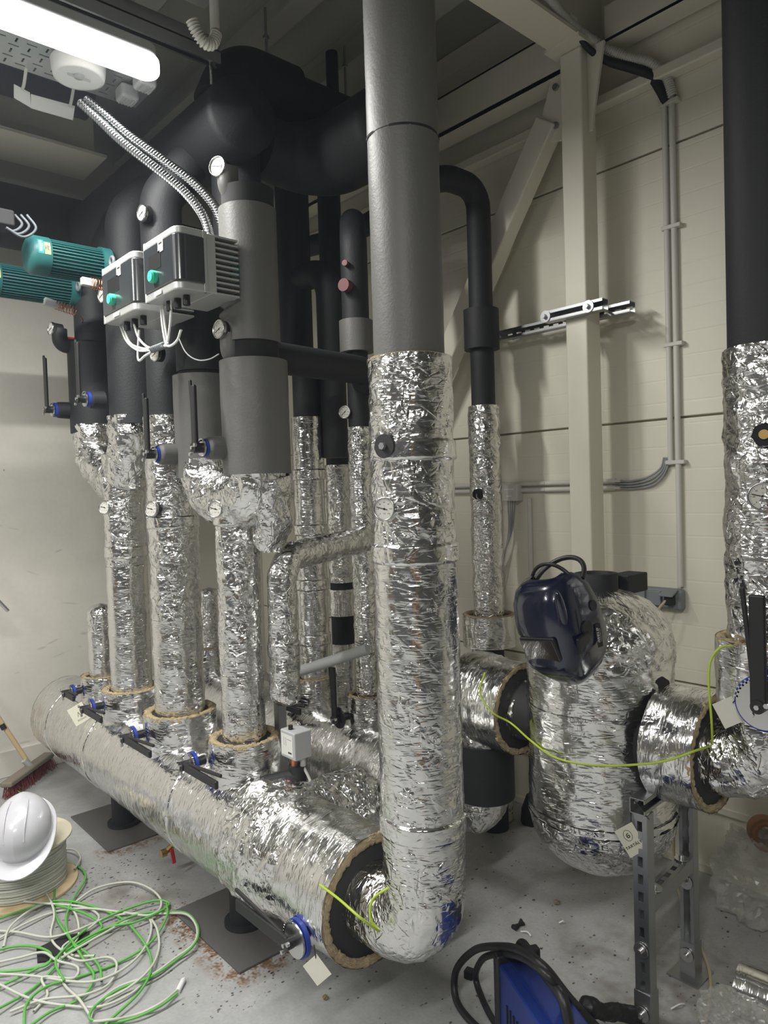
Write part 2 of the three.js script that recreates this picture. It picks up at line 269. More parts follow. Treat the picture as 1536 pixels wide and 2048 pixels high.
{ const tan = std({ color: lin(.3, .19, .1), roughness: .85 }), grey = std({ color: lin(.22, .23, .24), roughness: .5 });  // unseen props added behind the camera, brown and grey shapes for the foil reflections
  solo('added_cardboard_box', 'large brown cardboard box added out of view for the foil to reflect', 'box', bx(-1.9, -1.2, 0, .7, 1.2, 2.0, .01), tan);
  solo('added_cardboard_box', 'smaller brown cardboard box added on the large one for reflections', 'box', bx(-1.85, -1.25, .701, 1.3, 1.3, 1.9, .01), tan);
  const cab = thing('added_cabinet', 'tall grey cabinet added out of view for the foil to reflect', 'cabinet', [XB + .25, 0, 1.4]); part(cab, 'body', bx(XB + .01, XB + .5, 0, 2.1, .6, 2.2, .01), grey); part(cab, 'door', bx(XB + .5, XB + .52, .1, 2.05, .63, 1.39, .005), grey); part(cab, 'door', bx(XB + .5, XB + .52, .1, 2.05, 1.41, 2.17, .005), grey);  // cabinet added as a dark grey shape in the reflections
  solo('added_plywood_sheet', 'brown plywood sheet added by the unseen side wall for reflections', 'sheet', bx(XB + .01, XB + .06, 0, 1.4, -4.2, -3.0, .005), tan); }  // plain brown slab added for brown streaks in the foil
struct('wall_side', bx(XB - .12, XB, 0, CEIL, ZW - .1, ZB + .1), M.hall);
{ // ceiling panels and purlins
  const C = struct('ceiling', bx(XB - .1, XW + .1, CEIL, CEIL + .12, ZW - .1, ZB + .1), M.ceil);
  for (const x of [-2.3, -.9, .5, 1.36, 1.86, 2.32]) part(C, 'purlin', [bx(x - .05, x + .05, CEIL - .012, CEIL, ZW, ZB), bx(x - .004, x + .004, CEIL - .14, CEIL - .01, ZW, ZB), bx(x - .05, x + .05, CEIL - .152, CEIL - .14, ZW, ZB)], M.ceil);
}
{ // steel frame
  const zc = -1.668, x0 = 2.55;
  const col = thing('steel_column', 'cream painted square steel column standing in front of the panel wall', 'column', [x0 + .05, 0, zc]);
  part(col, 'shaft', bx(x0, x0 + .1, 0, 3.27, zc - .05, zc + .05, .008), M.paint);
  part(col, 'base_plate', bx(x0 - .04, x0 + .13, 0, .015, zc - .09, zc + .09), M.paint);
  part(col, 'cap_plate', bx(x0 - .06, x0 + .13, 3.27, 3.285, zc - .08, zc + .08), M.paint);
  { const sh = new THREE.Shape(); sh.moveTo(0, 3.27); sh.lineTo(-.075, 3.27); sh.lineTo(-.012, 2.95); sh.lineTo(0, 2.95); sh.closePath(); const g = new THREE.ExtrudeGeometry(sh, { depth: .012, bevelEnabled: false }); g.rotateY(Math.PI / 2); g.translate(x0 + .044, 0, zc + .05); part(col, 'stiffener', g, M.paint); }
  const beam = thing('roof_beam', 'cream painted steel roof beam resting on the square column', 'beam', [0, 3.285, zc]);
  part(beam, 'flange', bx(XB, XW, 3.285, 3.3, zc - .07, zc + .07), M.paint);
  part(beam, 'web', bx(XB, XW, 3.3, 3.62, zc - .006, zc + .006), M.paint);
  part(beam, 'flange', bx(XB, XW, 3.62, 3.635, zc - .07, zc + .07), M.paint);
  const eb = thing('eave_beam', 'cream painted channel beam running along the top of the panel wall', 'beam', [2.7, 3.24, -3]);
  part(eb, 'web', bx(2.6, 2.612, 3.24, 3.42, ZW, zc - .08), M.paint); part(eb, 'flange', bx(2.6, 2.72, 3.24, 3.252, ZW, zc - .08), M.paint); part(eb, 'flange', bx(2.6, 2.72, 3.41, 3.422, ZW, zc - .08), M.paint);
  const eb2 = thing('eave_beam', 'cream painted channel beam on the far side of the column from the brace', 'beam', [2.7, 3.24, 0]);
  part(eb2, 'web', bx(2.66, 2.672, 3.3, 3.44, zc + .09, ZB), M.paint); part(eb2, 'flange', bx(2.66, 2.76, 3.3, 3.312, zc + .09, ZB), M.paint);
  // brace
  const a = V(2.64, 3.08, -1.83), b = V(2.64, 1.98, -2.6), d = b.clone().sub(a).normalize(), n = V(1, 0, 0), t = d.clone().cross(n);
  const br = thing('diagonal_brace', 'cream painted diagonal steel brace bolted below the roof beam', 'brace', [2.64, 2.0, -2.6]);
  part(br, 'tube', obox(a.clone().add(b).multiplyScalar(.5), n, d.clone().negate(), t.clone().negate(), .04, a.distanceTo(b) / 2, .055, .008), M.paint);
  const sh = new THREE.Shape(); [[-1.77, 3.26], [-1.85, 3.26], [-1.93, 3.05], [-1.9, 3.0], [-1.82, 2.98], [-1.77, 3.0]].forEach((p, i) => i ? sh.lineTo(-p[0], p[1]) : sh.moveTo(-p[0], p[1]));
  const gp = new THREE.ExtrudeGeometry(sh, { depth: .012, bevelEnabled: false }); gp.rotateY(Math.PI / 2); gp.translate(2.625, 0, .045);
  part(br, 'gusset_plate', gp, M.paint);
  for (const [y, z] of [[3.2, -1.785], [3.06, -1.84], [3.045, -1.79]]) part(br, 'bolt', rod(V(2.612, y, z), V(2.626, y, z), .014, 6), M.zinc);
  // slotted rail across the column
  const rail = thing('mounting_rail', 'galvanised slotted rail fixed behind the square column', 'rail', [2.675, 2.2, -2.0]);
  const strut = (p, q, w) => slotted(p, q, w);
  part(rail, 'channel', slotted(V(2.675, 2.24, -2.9), V(2.675, 2.24, -1.49), .041, V(-1, 0, 0)), M.zinc);
  const cl = thing('rail_clamp', 'short galvanised clamp bar with two round washers across the column front', 'bracket', [2.53, 2.2, -1.7]);
  part(cl, 'channel', slotted(V(2.526, 2.235, -1.795), V(2.526, 2.235, -1.52), .041, V(-1, 0, 0), false), M.zinc);
  for (const z of [-1.78, -1.58]) { part(cl, 'washer', rod(V(2.5, 2.235, z), V(2.504, 2.235, z), .024, 24), M.zinc); part(cl, 'bolt', rod(V(2.485, 2.235, z), V(2.5, 2.235, z), .009, 6), M.steel); part(cl, 'threaded_rod', rod(V(2.51, 2.235, z), V(2.68, 2.235, z), .005, 8), M.zinc); }
}
// U-channel with slots in its back: from a to b, square size w, open side along "open"
function slotted(a, b, w, open, slots = true) {
  const d = b.clone().sub(a), L = d.length(); d.normalize(); const o = open.clone(), s = d.clone().cross(o); const h = w / 2, t = .0025, list = [];
  const mid = a.clone().add(b).multiplyScalar(.5); const bb = (co, cs, ho, hs, m = mid, l = L) => obox(m.clone().addScaledVector(o, co).addScaledVector(s, cs), d, o, s, l / 2, ho, hs);
  list.push(bb(0, -h, h, t / 2), bb(0, h, h, t / 2), bb(h, -h * .75, t / 2, h * .25), bb(h, h * .75, t / 2, h * .25));
  if (!slots) list.push(bb(-h, 0, t / 2, h)); else { list.push(bb(-h, -h * .68, t / 2, h * .32), bb(-h, h * .68, t / 2, h * .32)); const pitch = .05; for (let x = 0; x < L; x += pitch) { const l = Math.min(.022, L - x); list.push(bb(-h, 0, t / 2, h * .4, a.clone().addScaledVector(d, x + l / 2), l)); } }
  return merge(list);
}
// ---------------------------------------------------------------- pipework
const vline = (x, z, y0, y1, st = .012) => bends([V(x, y0, z), V(x, y1, z)], 0, st);
// lever of a butterfly valve: pivot point, direction of the handle, face normal
function lever(t, pivot, dir, n, len = .2, plateR = .036, blue = true) {
  const side = n.clone().cross(dir).normalize(); if (side.y < 0 || (Math.abs(side.y) < .1 && side.z > 0)) side.negate();
  const at = (a, b, c) => pivot.clone().addScaledVector(dir, a).addScaledVector(side, b).addScaledVector(n, c);
  const pl = []; const back = at(0, 0, -.03);
  part(t, 'stem', rod(at(0, 0, -.06), at(0, 0, .02), .016, 20), M.black);
  const teeth = [rod(at(0, 0, -.004), at(0, 0, .002), plateR, 40)]; for (let i = 0; i < 10; i++) { const a = -.3 + i * .19; const p = at(Math.cos(a) * plateR, Math.sin(a) * plateR, -.001); teeth.push(obox(p, dir.clone().multiplyScalar(Math.cos(a)).addScaledVector(side, Math.sin(a)), dir.clone().multiplyScalar(-Math.sin(a)).addScaledVector(side, Math.cos(a)), n, .005, .0025, .003)); }
  const plate = part(t, 'notch_plate', teeth, blue ? M.steel : M.black);
  if (blue) part(t, 'blue_flange', rod(at(0, 0, -.02), at(0, 0, -.008), plateR * 1.12, 40), M.blue, 'blue painted valve flange');
  const hd = dir.clone(); const hw = len > .25 ? .019 : .0145;
  const hnd = part(t, 'handle', [obox(at(len / 2, 0, .022), hd, side, n, len / 2, hw, .007, .006), rod(at(0, 0, .008), at(0, 0, .032), .017, 20)], M.black);
  const td = dir.clone().multiplyScalar(Math.cos(.1)).addScaledVector(side, Math.sin(.1)), ts = n.clone().cross(td);
  part(hnd, 'trigger', obox(at(.035, .012, .016).addScaledVector(td, len * .46), td, ts, n, len * .47, .006, .005, .004), M.black);
  for (const [a, b] of [[0, 0], [-.02, .012], [.008, -.022]]) part(plate, 'bolt', rod(at(a, b, .03), at(a, b, .038), .0065, 6), M.steel);
}
// insulated valve round a pipe: base centre, axis, height, outer radius, pipe radius
function valve(label, base, ax, h, R, rp, lv, o = {}) {
  const t = thing('butterfly_valve', label, 'valve', base.toArray(), o.group); const e = base.clone().addScaledVector(ax, h);
  part(t, 'foil_collar', sweep(bends([base, e], 0, .01), R, { amp: .0035, caps: [false, false], seg: 72 }), M.foilSoft);
  const w = o.wool ?? .03;
  const ring = (s) => lathe(s > 0 ? e : base, ax.clone().multiplyScalar(s), [[R - w, -.012], [R - w, -.001], [R - w * .6, .003], [R - w * .25, .002], [R - .001, -.002], [R - .002, -.012]], 128);
  part(t, 'wool_ring', ragged(ring(1)), M.wool, 'yellow mineral wool edge');
  part(t, 'rubber_lining', lathe(e, ax, [[R - w + .002, -.05], [R - w, -.006], [rp * .6, -.012], [.001, -.012]], 64), M.rubber);
  part(t, 'wool_bottom', lathe(base, ax.clone().negate(), [[R - .001, -.004], [R - w, .001], [rp, -.004], [.001, -.004]], 64), M.rubber);
  if (lv) lever(t, lv.pivot, lv.dir, lv.n ?? V(-1, 0, 0), lv.len, lv.plate, lv.blue ?? true);
  return t;
}
function ragged(g, a = .0045) { const p = g.attributes.position, v = V(); for (let i = 0; i < p.count; i++) { v.fromBufferAttribute(p, i); p.setXYZ(i, v.x + a * n3(v.x * 60, v.y * 60, v.z * 60), v.y + a * n3(v.x * 60 + 5, v.y * 60, v.z * 60), v.z + a * n3(v.x * 60, v.y * 60 + 5, v.z * 60)); } g.computeVertexNormals(); return g; }
const H1 = 1.3, H2 = 1.95, HY = .385, HR = .2, NX = V(-1, 0, 0), PZ = V(0, 0, 1), NZ = V(0, 0, -1), PY = V(0, 1, 0);

// front header
{
  const t = thing('header_pipe', 'thick foil wrapped horizontal header pipe raised above the floor plates', 'pipe', [H1, 0, -2.9]);
  part(t, 'foil_jacket', sweep(bends([V(H1, HY, -4.12), V(H1, HY, -1.68)], 0, .014), HR, { amp: .0035, f: .8, seg: 96, dome: [.03, 0], fn: (s, L) => s > L - .28 ? 1 - .16 * THREE.MathUtils.smoothstep(s, L - .28, L - .1) : 1 }), M.foilSoft);
  part(t, 'foil_jacket', sweep(bends([V(H1, HY, -2.12), V(H1, HY, -1.7)], 0, .01), HR + .004, { amp: .009, f: 1.2, seg: 110, caps: [false, false], fn: (s, L) => (s < .03 ? .985 + s * .5 : 1) * (s > L - .28 ? 1 - .16 * THREE.MathUtils.smoothstep(s, L - .28, L - .1) : 1) }), M.foil, 'heavily crumpled foil sleeve');
  part(t, 'tee_branch', sweep(bends([V(H1, HY + .06, -1.96), V(H1 + .34, HY + .06, -1.93)], 0, .012), .135, { amp: .012, f: 1.3, seg: 80, dome: [0, .07] }), M.foil);
  for (const s of [-3.9, -3.37, -2.52]) part(t, 'tape_band', sweep(bends([V(H1, HY, s), V(H1, HY, s + .06)], 0, .003), HR + .003, { amp: .0035, f: .8, seg: 96, caps: [false, false], fn: (q, L) => q < .002 || q > L - .002 ? .98 : 1 }), M.foilTape);
  for (const z of [-3.38, -2.28]) { part(t, 'support_foot', [rod(V(H1, .012, z), V(H1, HY - .15, z), .055, 28), rod(V(H1, .008, z), V(H1, .022, z), .075, 28)], M.foam, 'black foam covered support foot'); }
}
for (const [z, lab] of [[-3.4, 'dark steel floor plate under the foot beside the cable reel'], [-2.29, 'rusty edged steel floor plate under the foot by the loose end cable']]) solo('floor_plate', lab, 'plate', bx(1.14, 1.62, 0, .008, z - .24, z + .24, .002), std({ color: lin(.13, .125, .12), roughness: .55, metalness: .3, bumpMap: woolTex, bumpScale: .001 }), 'steel plates under the front header');
// rear header
{
  const t = thing('header_pipe', 'rear foil wrapped header pipe running behind the risers', 'pipe', [H2, 0, -2.9]);
  part(t, 'foil_jacket', sweep(bends([V(H2, HY, -4.15), V(H2, HY, -1.98)], 0, .014), HR - .01, { amp: .004, seg: 80, dome: [.03, .04] }), M.foilSoft);
  for (const z of [-3.5, -2.5]) part(t, 'support_foot', [rod(V(H2, .0, z), V(H2, HY - .15, z), .055, 24)], M.foam);
}
// risers on the front header: z, radius, top
const turned = (r, amp, e = .004) => (s, L) => s < e || s > L - e ? 1 - (amp + .006) / r : 1;
const wrapBand = (t, x, z, y, r) => part(t, 'tape_band', sweep(bends([V(x, y - .003, z), V(x, y, z), V(x, y + .05, z), V(x, y + .053, z)], 0, .006), r + .005, { amp: .003, caps: [false, false], fn: turned(r, .003, .002) }), M.foilTape);
{
  let t = thing('capped_stub', 'short capped foil stub rising from the far end of the front header', 'pipe', [H1, .6, -3.57]);
  part(t, 'foil_jacket', sweep(vline(H1, -3.57, .58, 1.035), .06, { amp: .004, dome: [0, .05] }), M.foil); part(t, 'tape_band', sweep(vline(H1, -3.57, .67, .9), .0615, { amp: .002, caps: [false, false] }), M.foilSoft);
  t = thing('foil_riser', 'foil riser under the forked foil joint of the far pump', 'pipe', [H1, .6, -3.22]);
  part(t, 'foil_jacket', sweep(vline(H1, -3.22, .55, 1.74), .087, { amp: .005, seg: 72 }), M.foil); part(t, 'lower_wrap', sweep(vline(H1, -3.22, .6, 1.24), .089, { amp: .0022, seg: 72, caps: [false, false] }), M.foilSoft); wrapBand(t, H1, -3.22, 1.28, .088);
  part(t, 'forked_joint', [sweep(bends([V(H1, 1.9, -3.53), V(H1, 1.74, -3.53), V(H1, 1.62, -3.3), V(H1, 1.63, -3.17)], .12), .1, { amp: .01, dome: [0, .06] }), sweep(bends([V(H1, 1.9, -3.09), V(H1, 1.78, -3.09), V(H1, 1.6, -3.2)], .1), .1, { amp: .01, dome: [0, .06] })], M.foil);
  t = thing('foil_riser', 'tall foil riser with a dial, reaching the black foam above, between two forked risers', 'pipe', [H1, .6, -2.735]);
  part(t, 'foil_jacket', sweep(vline(H1, -2.735, .55, 1.865), .096, { amp: .0055, seg: 72 }), M.foil); part(t, 'lower_wrap', sweep(vline(H1, -2.735, .6, 1.06), .0975, { amp: .003, seg: 72, caps: [false, false] }), M.foilSoft);
  part(t, 'foam_sleeve', sweep(bends([V(H1, 1.84, -2.735), V(H1, 2.72, -2.735), V(1.5, 2.99, -2.735)], .15), .08, {}), M.foam, 'black foam sleeve');
  wrapBand(t, H1, -2.735, 1.42, .097);
  t = thing('foil_riser', 'foil riser under the near forked joint, beside the grey pressure switch', 'pipe', [H1, .6, -2.24]);
  part(t, 'foil_jacket', sweep(vline(H1, -2.24, .56, 1.5), .0735, { amp: .005, seg: 72 }), M.foil); part(t, 'lower_wrap', sweep(vline(H1, -2.24, .6, .92), .0745, { amp: .0025, seg: 64, caps: [false, false] }), M.foilSoft); wrapBand(t, H1, -2.24, 1.44, .076);
  part(t, 'forked_joint', [sweep(bends([V(H1, 1.68, -2.43), V(H1, 1.56, -2.43), V(H1, 1.515, -2.22), V(H1, 1.56, -2.09), V(H1, 1.68, -2.09)], .1), .093, { amp: .011, f: 1.2, seg: 80 }), sweep(bends([V(H1 + .02, 1.6, -2.06), V(H1 + .05, 1.44, -2.075), V(H1 + .05, 1.37, -2.12)], .08), .072, { amp: .012, f: 1.2, seg: 64, fn: (s, L) => 1 - .35 * s / L })], M.foil);
  // by-pass between the rows
  t = thing('bypass_pipe', 'foil wrapped bypass pipe bending across from the front row to the rear row', 'pipe', [1.4, .75, -2.12]);
  part(t, 'foil_jacket', sweep(bends([V(1.4, .8, -2.12), V(1.4, 1.32, -2.12), V(1.95, 1.345, -2.3)], .09), .05, { amp: .005, seg: 56, dome: [.05, .02], fn: (s) => s < .16 ? 1.18 - .18 * s / .16 : 1 }), M.foil);
  wrapBand(t, 1.4, -2.12, .98, .051);
}
valve('foil collared valve with a numbered tag on its black lever', V(H1, .525, -3.58), PY, .16, .1, .06, { pivot: V(1.155, .615, -3.62), dir: PZ, len: .13, plate: .032 }, { wool: .024, group: 'valves on the front header' });
valve('foil collared valve at the foot of the forked riser nearest the end wall', V(H1, .525, -3.23), PY, .16, .128, .087, { pivot: V(1.13, .61, -3.3), dir: PZ, len: .22 }, { group: 'valves on the front header' });
valve('foil collared valve at the foot of the tall riser without a fork', V(H1, .52, -2.74), PY, .165, .143, .096, { pivot: V(1.115, .6, -2.81), dir: PZ, len: .25 }, { group: 'valves on the front header' });
valve('foil collared valve at the foot of the riser beside the pressure switch', V(H1, .535, -2.24), PY, .16, .125, .074, { pivot: V(1.13, .615, -2.33), dir: PZ, len: .24 }, { group: 'valves on the front header' });

// front riser: flange, elbow, foil, foam
valve('large round valve between the front header and the thick front riser, lever along the header', V(H1, HY, -1.79), PZ, .235, .185, .105, { pivot: V(1.095, .31, -1.66), dir: NZ, len: .27, plate: .048 }, { wool: .028 });
{
  const t = thing('front_riser', 'thick foil and black foam riser bending up from the front header', 'pipe', [H1, .27, -1.345]);
  part(t, 'foil_jacket', sweep(bends([V(H1, HY, -1.6), V(H1, HY - .005, -1.345), V(H1, 1.88, -1.345)], .125, .01), .106, { amp: .004, seg: 96, f: 1.1 }), M.foil);
  part(t, 'lower_wrap', sweep(vline(H1, -1.345, .62, 1.36, .01), .1075, { amp: .003, seg: 96, caps: [false, false] }), M.foilSoft);
  for (const y of [.66, 1.36, 1.62]) wrapBand(t, H1, -1.345, y, .1075);
  part(t, 'wool_ring', lathe(V(H1, 1.879, -1.345), PY, [[.107, -.004], [.104, .003], [.094, .004], [.09, -.002]], 64), M.wool);
  part(t, 'foam_sleeve', sweep(vline(H1, -1.345, 1.86, 2.43, .02), .0905, { amp: .0006 }), M.foamGrey, 'charcoal foam sleeve'); part(t, 'foam_sleeve', sweep(vline(H1, -1.345, 2.432, 3.6, .02), .0908, { amp: .0006 }), M.foamGrey, 'charcoal foam sleeve');
  part(t, 'joint_tape', sweep(vline(H1, -1.345, 2.428, 2.434, .002), .0912, { amp: .0025, caps: [false, false] }), M.blackMatte);
  part(t, 'sensor_well', [rod(V(H1 - .1, 1.655, -1.33), V(H1 - .112, 1.655, -1.328), .03, 32)], M.foam); part(t, 'sensor_socket', [rod(V(H1 - .11, 1.655, -1.33), V(H1 - .121, 1.655, -1.328), .009, 6)], M.greyPlastic);
}
// rear row
{
  const G = 'risers of the rear row';
  let t = thing('capped_stub', 'short capped foil stub rising from the rear header', 'pipe', [H2, .6, -3.69]);
  part(t, 'foil_jacket', sweep(vline(H2, -3.69, .55, 1.03), .06, { amp: .004, dome: [0, .05] }), M.foil);
  t = thing('foil_riser', 'straight foil riser with a slanted open top behind the bypass pipe', 'pipe', [H2, .6, -2.7]);
  part(t, 'foil_jacket', sweep(vline(H2, -2.7, .5, 1.885), .071, { amp: .003 }), M.foilSoft); for (const y of [.85, 1.1, 1.35, 1.6]) wrapBand(t, H2, -2.7, y, .0715);
  part(t, 'foam_sleeve', sweep(vline(H2, -2.7, 1.8, 2.16), .06, {}), M.foam);
  t = thing('back_riser', 'dark foam and foil riser near the panel wall, with a black gap low down', 'pipe', [2.3, 0, -2.93]);
  part(t, 'foam_sleeve', sweep(vline(2.3, -2.93, 0, 3.3), .058, {}), M.foam);
  part(t, 'foil_jacket', sweep(vline(2.3, -2.93, 1.08, 1.68), .064, { amp: .004 }), M.foil); part(t, 'foil_band', sweep(vline(2.3, -2.93, .91, 1.045), .068, { amp: .002 }), M.foilSoft); part(t, 'foil_jacket', sweep(vline(2.3, -2.93, .45, .765), .064, { amp: .003 }), M.foilSoft);
  t = thing('foil_riser', 'slim foil riser that the bypass pipe runs into', 'pipe', [H2, .6, -2.33]);
  part(t, 'foil_jacket', sweep(vline(H2, -2.33, .55, 1.81), .048, { amp: .0045 }), M.foil);
  part(t, 'foam_sleeve', sweep(vline(H2, -2.33, 1.79, 2.2), .045, {}), M.foam, 'black foam sleeve'); part(t, 'foam_collar', sweep(vline(H2, -2.33, 2.12, 2.25), .07, {}), M.foamGrey);
  part(t, 'foam_elbow', sweep(bends([V(H2, 2.24, -2.33), V(H2, 2.58, -2.33), V(H2 + .1, 2.72, -2.45), V(H2 + .3, 2.72, -2.7)], .1), .056, { seg: 40 }), M.foam);
  part(t, 'drain_plug', rod(V(H2 - .055, 2.38, -2.31), V(H2 - .085, 2.38, -2.3), .026, 20), M.dullRed, 'dull red plug'); part(t, 'drain_plug', rod(V(H2 - .055, 2.47, -2.31), V(H2 - .075, 2.47, -2.3), .012, 16), M.dullRed, 'dull red plug');
}
valve('foil collared valve of the rear stub against the end wall', V(H2, .525, -3.7), PY, .17, .085, .06, { pivot: V(1.83, .63, -3.68), dir: PZ, len: .1, plate: .03, blue: false }, { wool: .02 });
valve('foil collared valve under the slanted riser of the rear row', V(H2, .495, -2.71), PY, .205, .103, .071, { pivot: V(1.82, .585, -2.78), dir: PZ, len: .17, blue: false }, { wool: .02 });
valve('foil collared valve with an upright black lever behind the thick front riser', V(H2, .505, -2.33), PY, .185, .085, .048, { pivot: V(1.83, .6, -2.38), dir: PY, len: .22, plate: .042, blue: false }, { wool: .02 });
{
  // cross pipe behind the pumps and the dark pipe beside it
  let t = thing('foam_cross_pipe', 'black foam cross pipe running from the near pump to the slim rear riser', 'pipe', [1.6, 2.0, -2.25]);
  part(t, 'foam_sleeve', sweep(bends([V(1.36, 2.035, -2.2), V(H2, 2.035, -2.27), V(H2 + .02, 1.95, -2.33)], .06), .057, { seg: 40, dome: [0, .05] }), M.foam);
  t = thing('foam_downpipe', 'dark foam downpipe standing behind the rear risers', 'pipe', [2.05, 2.22, -2.9]);
  part(t, 'foam_sleeve', sweep(vline(2.05, -2.9, 2.225, 3.3), .08, {}), M.foam);
  t = thing('foam_elbow_pipe', 'black foam elbow pipe curving down between the downpipe and the red plugs', 'pipe', [2.05, 1.7, -2.63]);
  part(t, 'foam_sleeve', sweep(bends([V(2.05, 2.56, -2.88), V(2.05, 2.56, -2.63), V(2.05, 1.7, -2.63)], .13), .062, { seg: 40 }), M.foam);
}
// riser by the panel wall
{
  const x = 2.5, z = -2.12, t = thing('slim_riser', 'black foam and foil riser standing close to the panel wall', 'pipe', [x, 0, z]);
  part(t, 'foil_jacket', sweep(vline(x, z, .95, 1.905), .0685, { amp: .005 }), M.foil); 
  part(t, 'foam_sleeve', sweep(bends([V(x, 1.88, z), V(x, 2.86, z), V(2.27, 2.86, -2.12), V(2.387, 2.86, -2.72), V(2.375, 2.86, -3.07), V(2.3, 2.86, -3.3)], [.09, .06, .3, .3]), .053, { seg: 40 }), M.foam, 'black foam sleeve');
  part(t, 'foam_collar', [sweep(vline(x, z, 2.155, 2.33), .078, {})], M.foam); part(t, 'foil_collar', sweep(vline(x, z, .835, .975), .118, { amp: .003, caps: [true, false], seg: 64 }), M.foilSoft);
  part(t, 'wool_ring', lathe(V(x, .975, z), PY, [[.118, -.005], [.113, .003], [.098, .003], [.094, -.01]], 56), M.wool); part(t, 'rubber_lining', lathe(V(x, .972, z), PY, [[.096, -.004], [.05, -.01]], 48), M.rubber);
  part(t, 'foam_leg', sweep(vline(x, z, 0, .84), .064, {}), M.foam); part(t, 'hanger_rod', rod(V(x + .05, 2.235, z), V(2.75, 2.235, z - .02), .006, 8), M.zinc);
  part(t, 'sensor_well', rod(V(x - .062, 1.515, z + .012), V(x - .078, 1.515, z + .016), .024, 8), M.blackMatte); part(t, 'sensor_wire', tube([V(x - .08, 1.515, z + .016), V(x - .095, 1.5, z + .03), V(x - .085, 1.48, z + .05)], .003), M.cableGrey);
}
// pipe from the rear header up to the tank
{
  const x = 1.97, z = -1.71, t = thing('tank_feed_pipe', 'foil and foam pipe bending up from the rear header towards the tank', 'pipe', [x, .25, z]);
  part(t, 'foil_elbow', sweep(bends([V(H2, HY - .02, -2.02), V(x, HY - .02, z), V(x, .46, z)], .1), .088, { amp: .008 }), M.foil);
  part(t, 'foam_sleeve', sweep(vline(x, z, .435, .635), .106, {}), M.foam, 'thick black foam sleeve');
  part(t, 'foil_elbow', sweep(bends([V(x, .6, z), V(x, .785, z + .01), V(x, .785, -1.5)], .11), .095, { amp: .009, f: 1.2 }), M.foil);
  part(t, 'foam_neck', sweep(bends([V(x, .785, -1.53), V(2.0, .785, -1.36)], 0), .1, {}), M.rubber);
  part(t, 'foil_band', sweep(bends([V(x, .8, -1.76), V(x, .8, -1.66)], 0), .15, { amp: .006 }), M.foilSoft);
  valve('round foil flange with a raw wool edge between the feed pipe and the tank', V(x, .785, -1.68), PZ, .15, .155, .1, null, { wool: .02 });
}
// tank
{
  const x = 2.0, z = -1.255, R = .222, t = thing('foil_tank', 'upright foil wrapped tank with the dark welding mask hung on it', 'tank', [x, .34, z]);
  part(t, 'foil_jacket', sweep(vline(x, z, .335, 1.222, .012), R, { amp: .0045, seg: 120, dome: [.2, .17], fn: (s, L) => 1 }), M.foilSoft);
  part(t, 'foil_dome', sweep(vline(x, z, 1.0, 1.2235, .008), R + .003, { amp: .007, seg: 110, f: 1.3, dome: [0, .17], caps: [false, true] }), M.foil);
  part(t, 'foil_dome', sweep(vline(x, z, .332, .52, .008), R + .003, { amp: .006, seg: 110, f: 1.2, dome: [.2, 0], caps: [true, false] }), M.foil);
  part(t, 'tape_band', sweep(vline(x, z, .53, .545, .004), R + .005, { amp: .002, seg: 110, caps: [false, false] }), M.foilTape); part(t, 'tape_band', sweep(vline(x, z, .86, .868, .004), R + .004, { amp: .002, seg: 110, caps: [false, false] }), M.foilTape);
  part(t, 'foam_neck', lathe(V(x, 1.2, z), PY, [[.066, 0], [.066, .066], [.05, .068], [.048, .04], [.001, .038]], 48), M.foam);
  part(t, 'foam_block', bx(x + .07, x + .19, 1.195, 1.255, z + .0, z + .07, .004), M.foam);
  part(t, 'port_foam', lathe(V(x - .02, .935, z + .185), PZ.clone().applyAxisAngle(PY, -.15), [[.045, -.02], [.046, .038], [.02, .04], [.001, .036]], 9), M.blackMatte); part(t, 'brass_port', rod(V(x - .027, .935, z + .215), V(x - .03, .935, z + .23), .013, 16), M.brass);
  part(t, 'foam_outlet', sweep(bends([V(x, .785, z + .12), V(x, .785, z + .27)], 0), .125, { seg: 48, amp: .004 }), M.rubber);
  part(t, 'wool_scrap', sweep(bends([V(x - .07, .7, z + .22), V(x - .05, .67, z + .24), V(x - .03, .68, z + .25)], .02), .02, { amp: .012, seg: 14, dome: [.015, .015] }), M.wool);
}
// outlet flange and the right-hand riser
valve('round foil flange with a ragged wool edge resting on the strut stand', V(2.0, .79, -1.035), PZ, .15, .165, .1, null, { wool: .022 });
{
  const x = 2.0, z = -.745, t = thing('tank_outlet_riser', 'foil and black foam riser bending up from the tank outlet flange', 'pipe', [x, .68, z]);
  part(t, 'foil_elbow', sweep(bends([V(x, .785, -.92), V(x, .785, z), V(x, 1.03, z)], .1), .098, { amp: .009, f: 1.2, seg: 72 }), M.foil);
  part(t, 'foil_jacket', sweep(vline(x, z, 1.05, 1.885), .1, { amp: .007, seg: 72, f: 1.1 }), M.foil); part(t, 'foam_sleeve', sweep(vline(x, z, 1.86, 3.7, .03), .09, {}), M.foam, 'black foam sleeve');
  part(t, 'sensor_well', rod(V(x - .092, 1.655, z + .03), V(x - .11, 1.655, z + .036), .03, 7), M.blackMatte); part(t, 'brass_port', rod(V(x - .108, 1.655, z + .034), V(x - .116, 1.655, z + .037), .012, 16), M.brass);
}
valve('foil collared valve with a large disc and tall upright lever, carrying a blank tag', V(2.0, .93, -.745), PY, .2, .13, .1, { pivot: V(1.83, 1.0, -.7), dir: PY, len: .27, plate: .062 }, { wool: .025 });
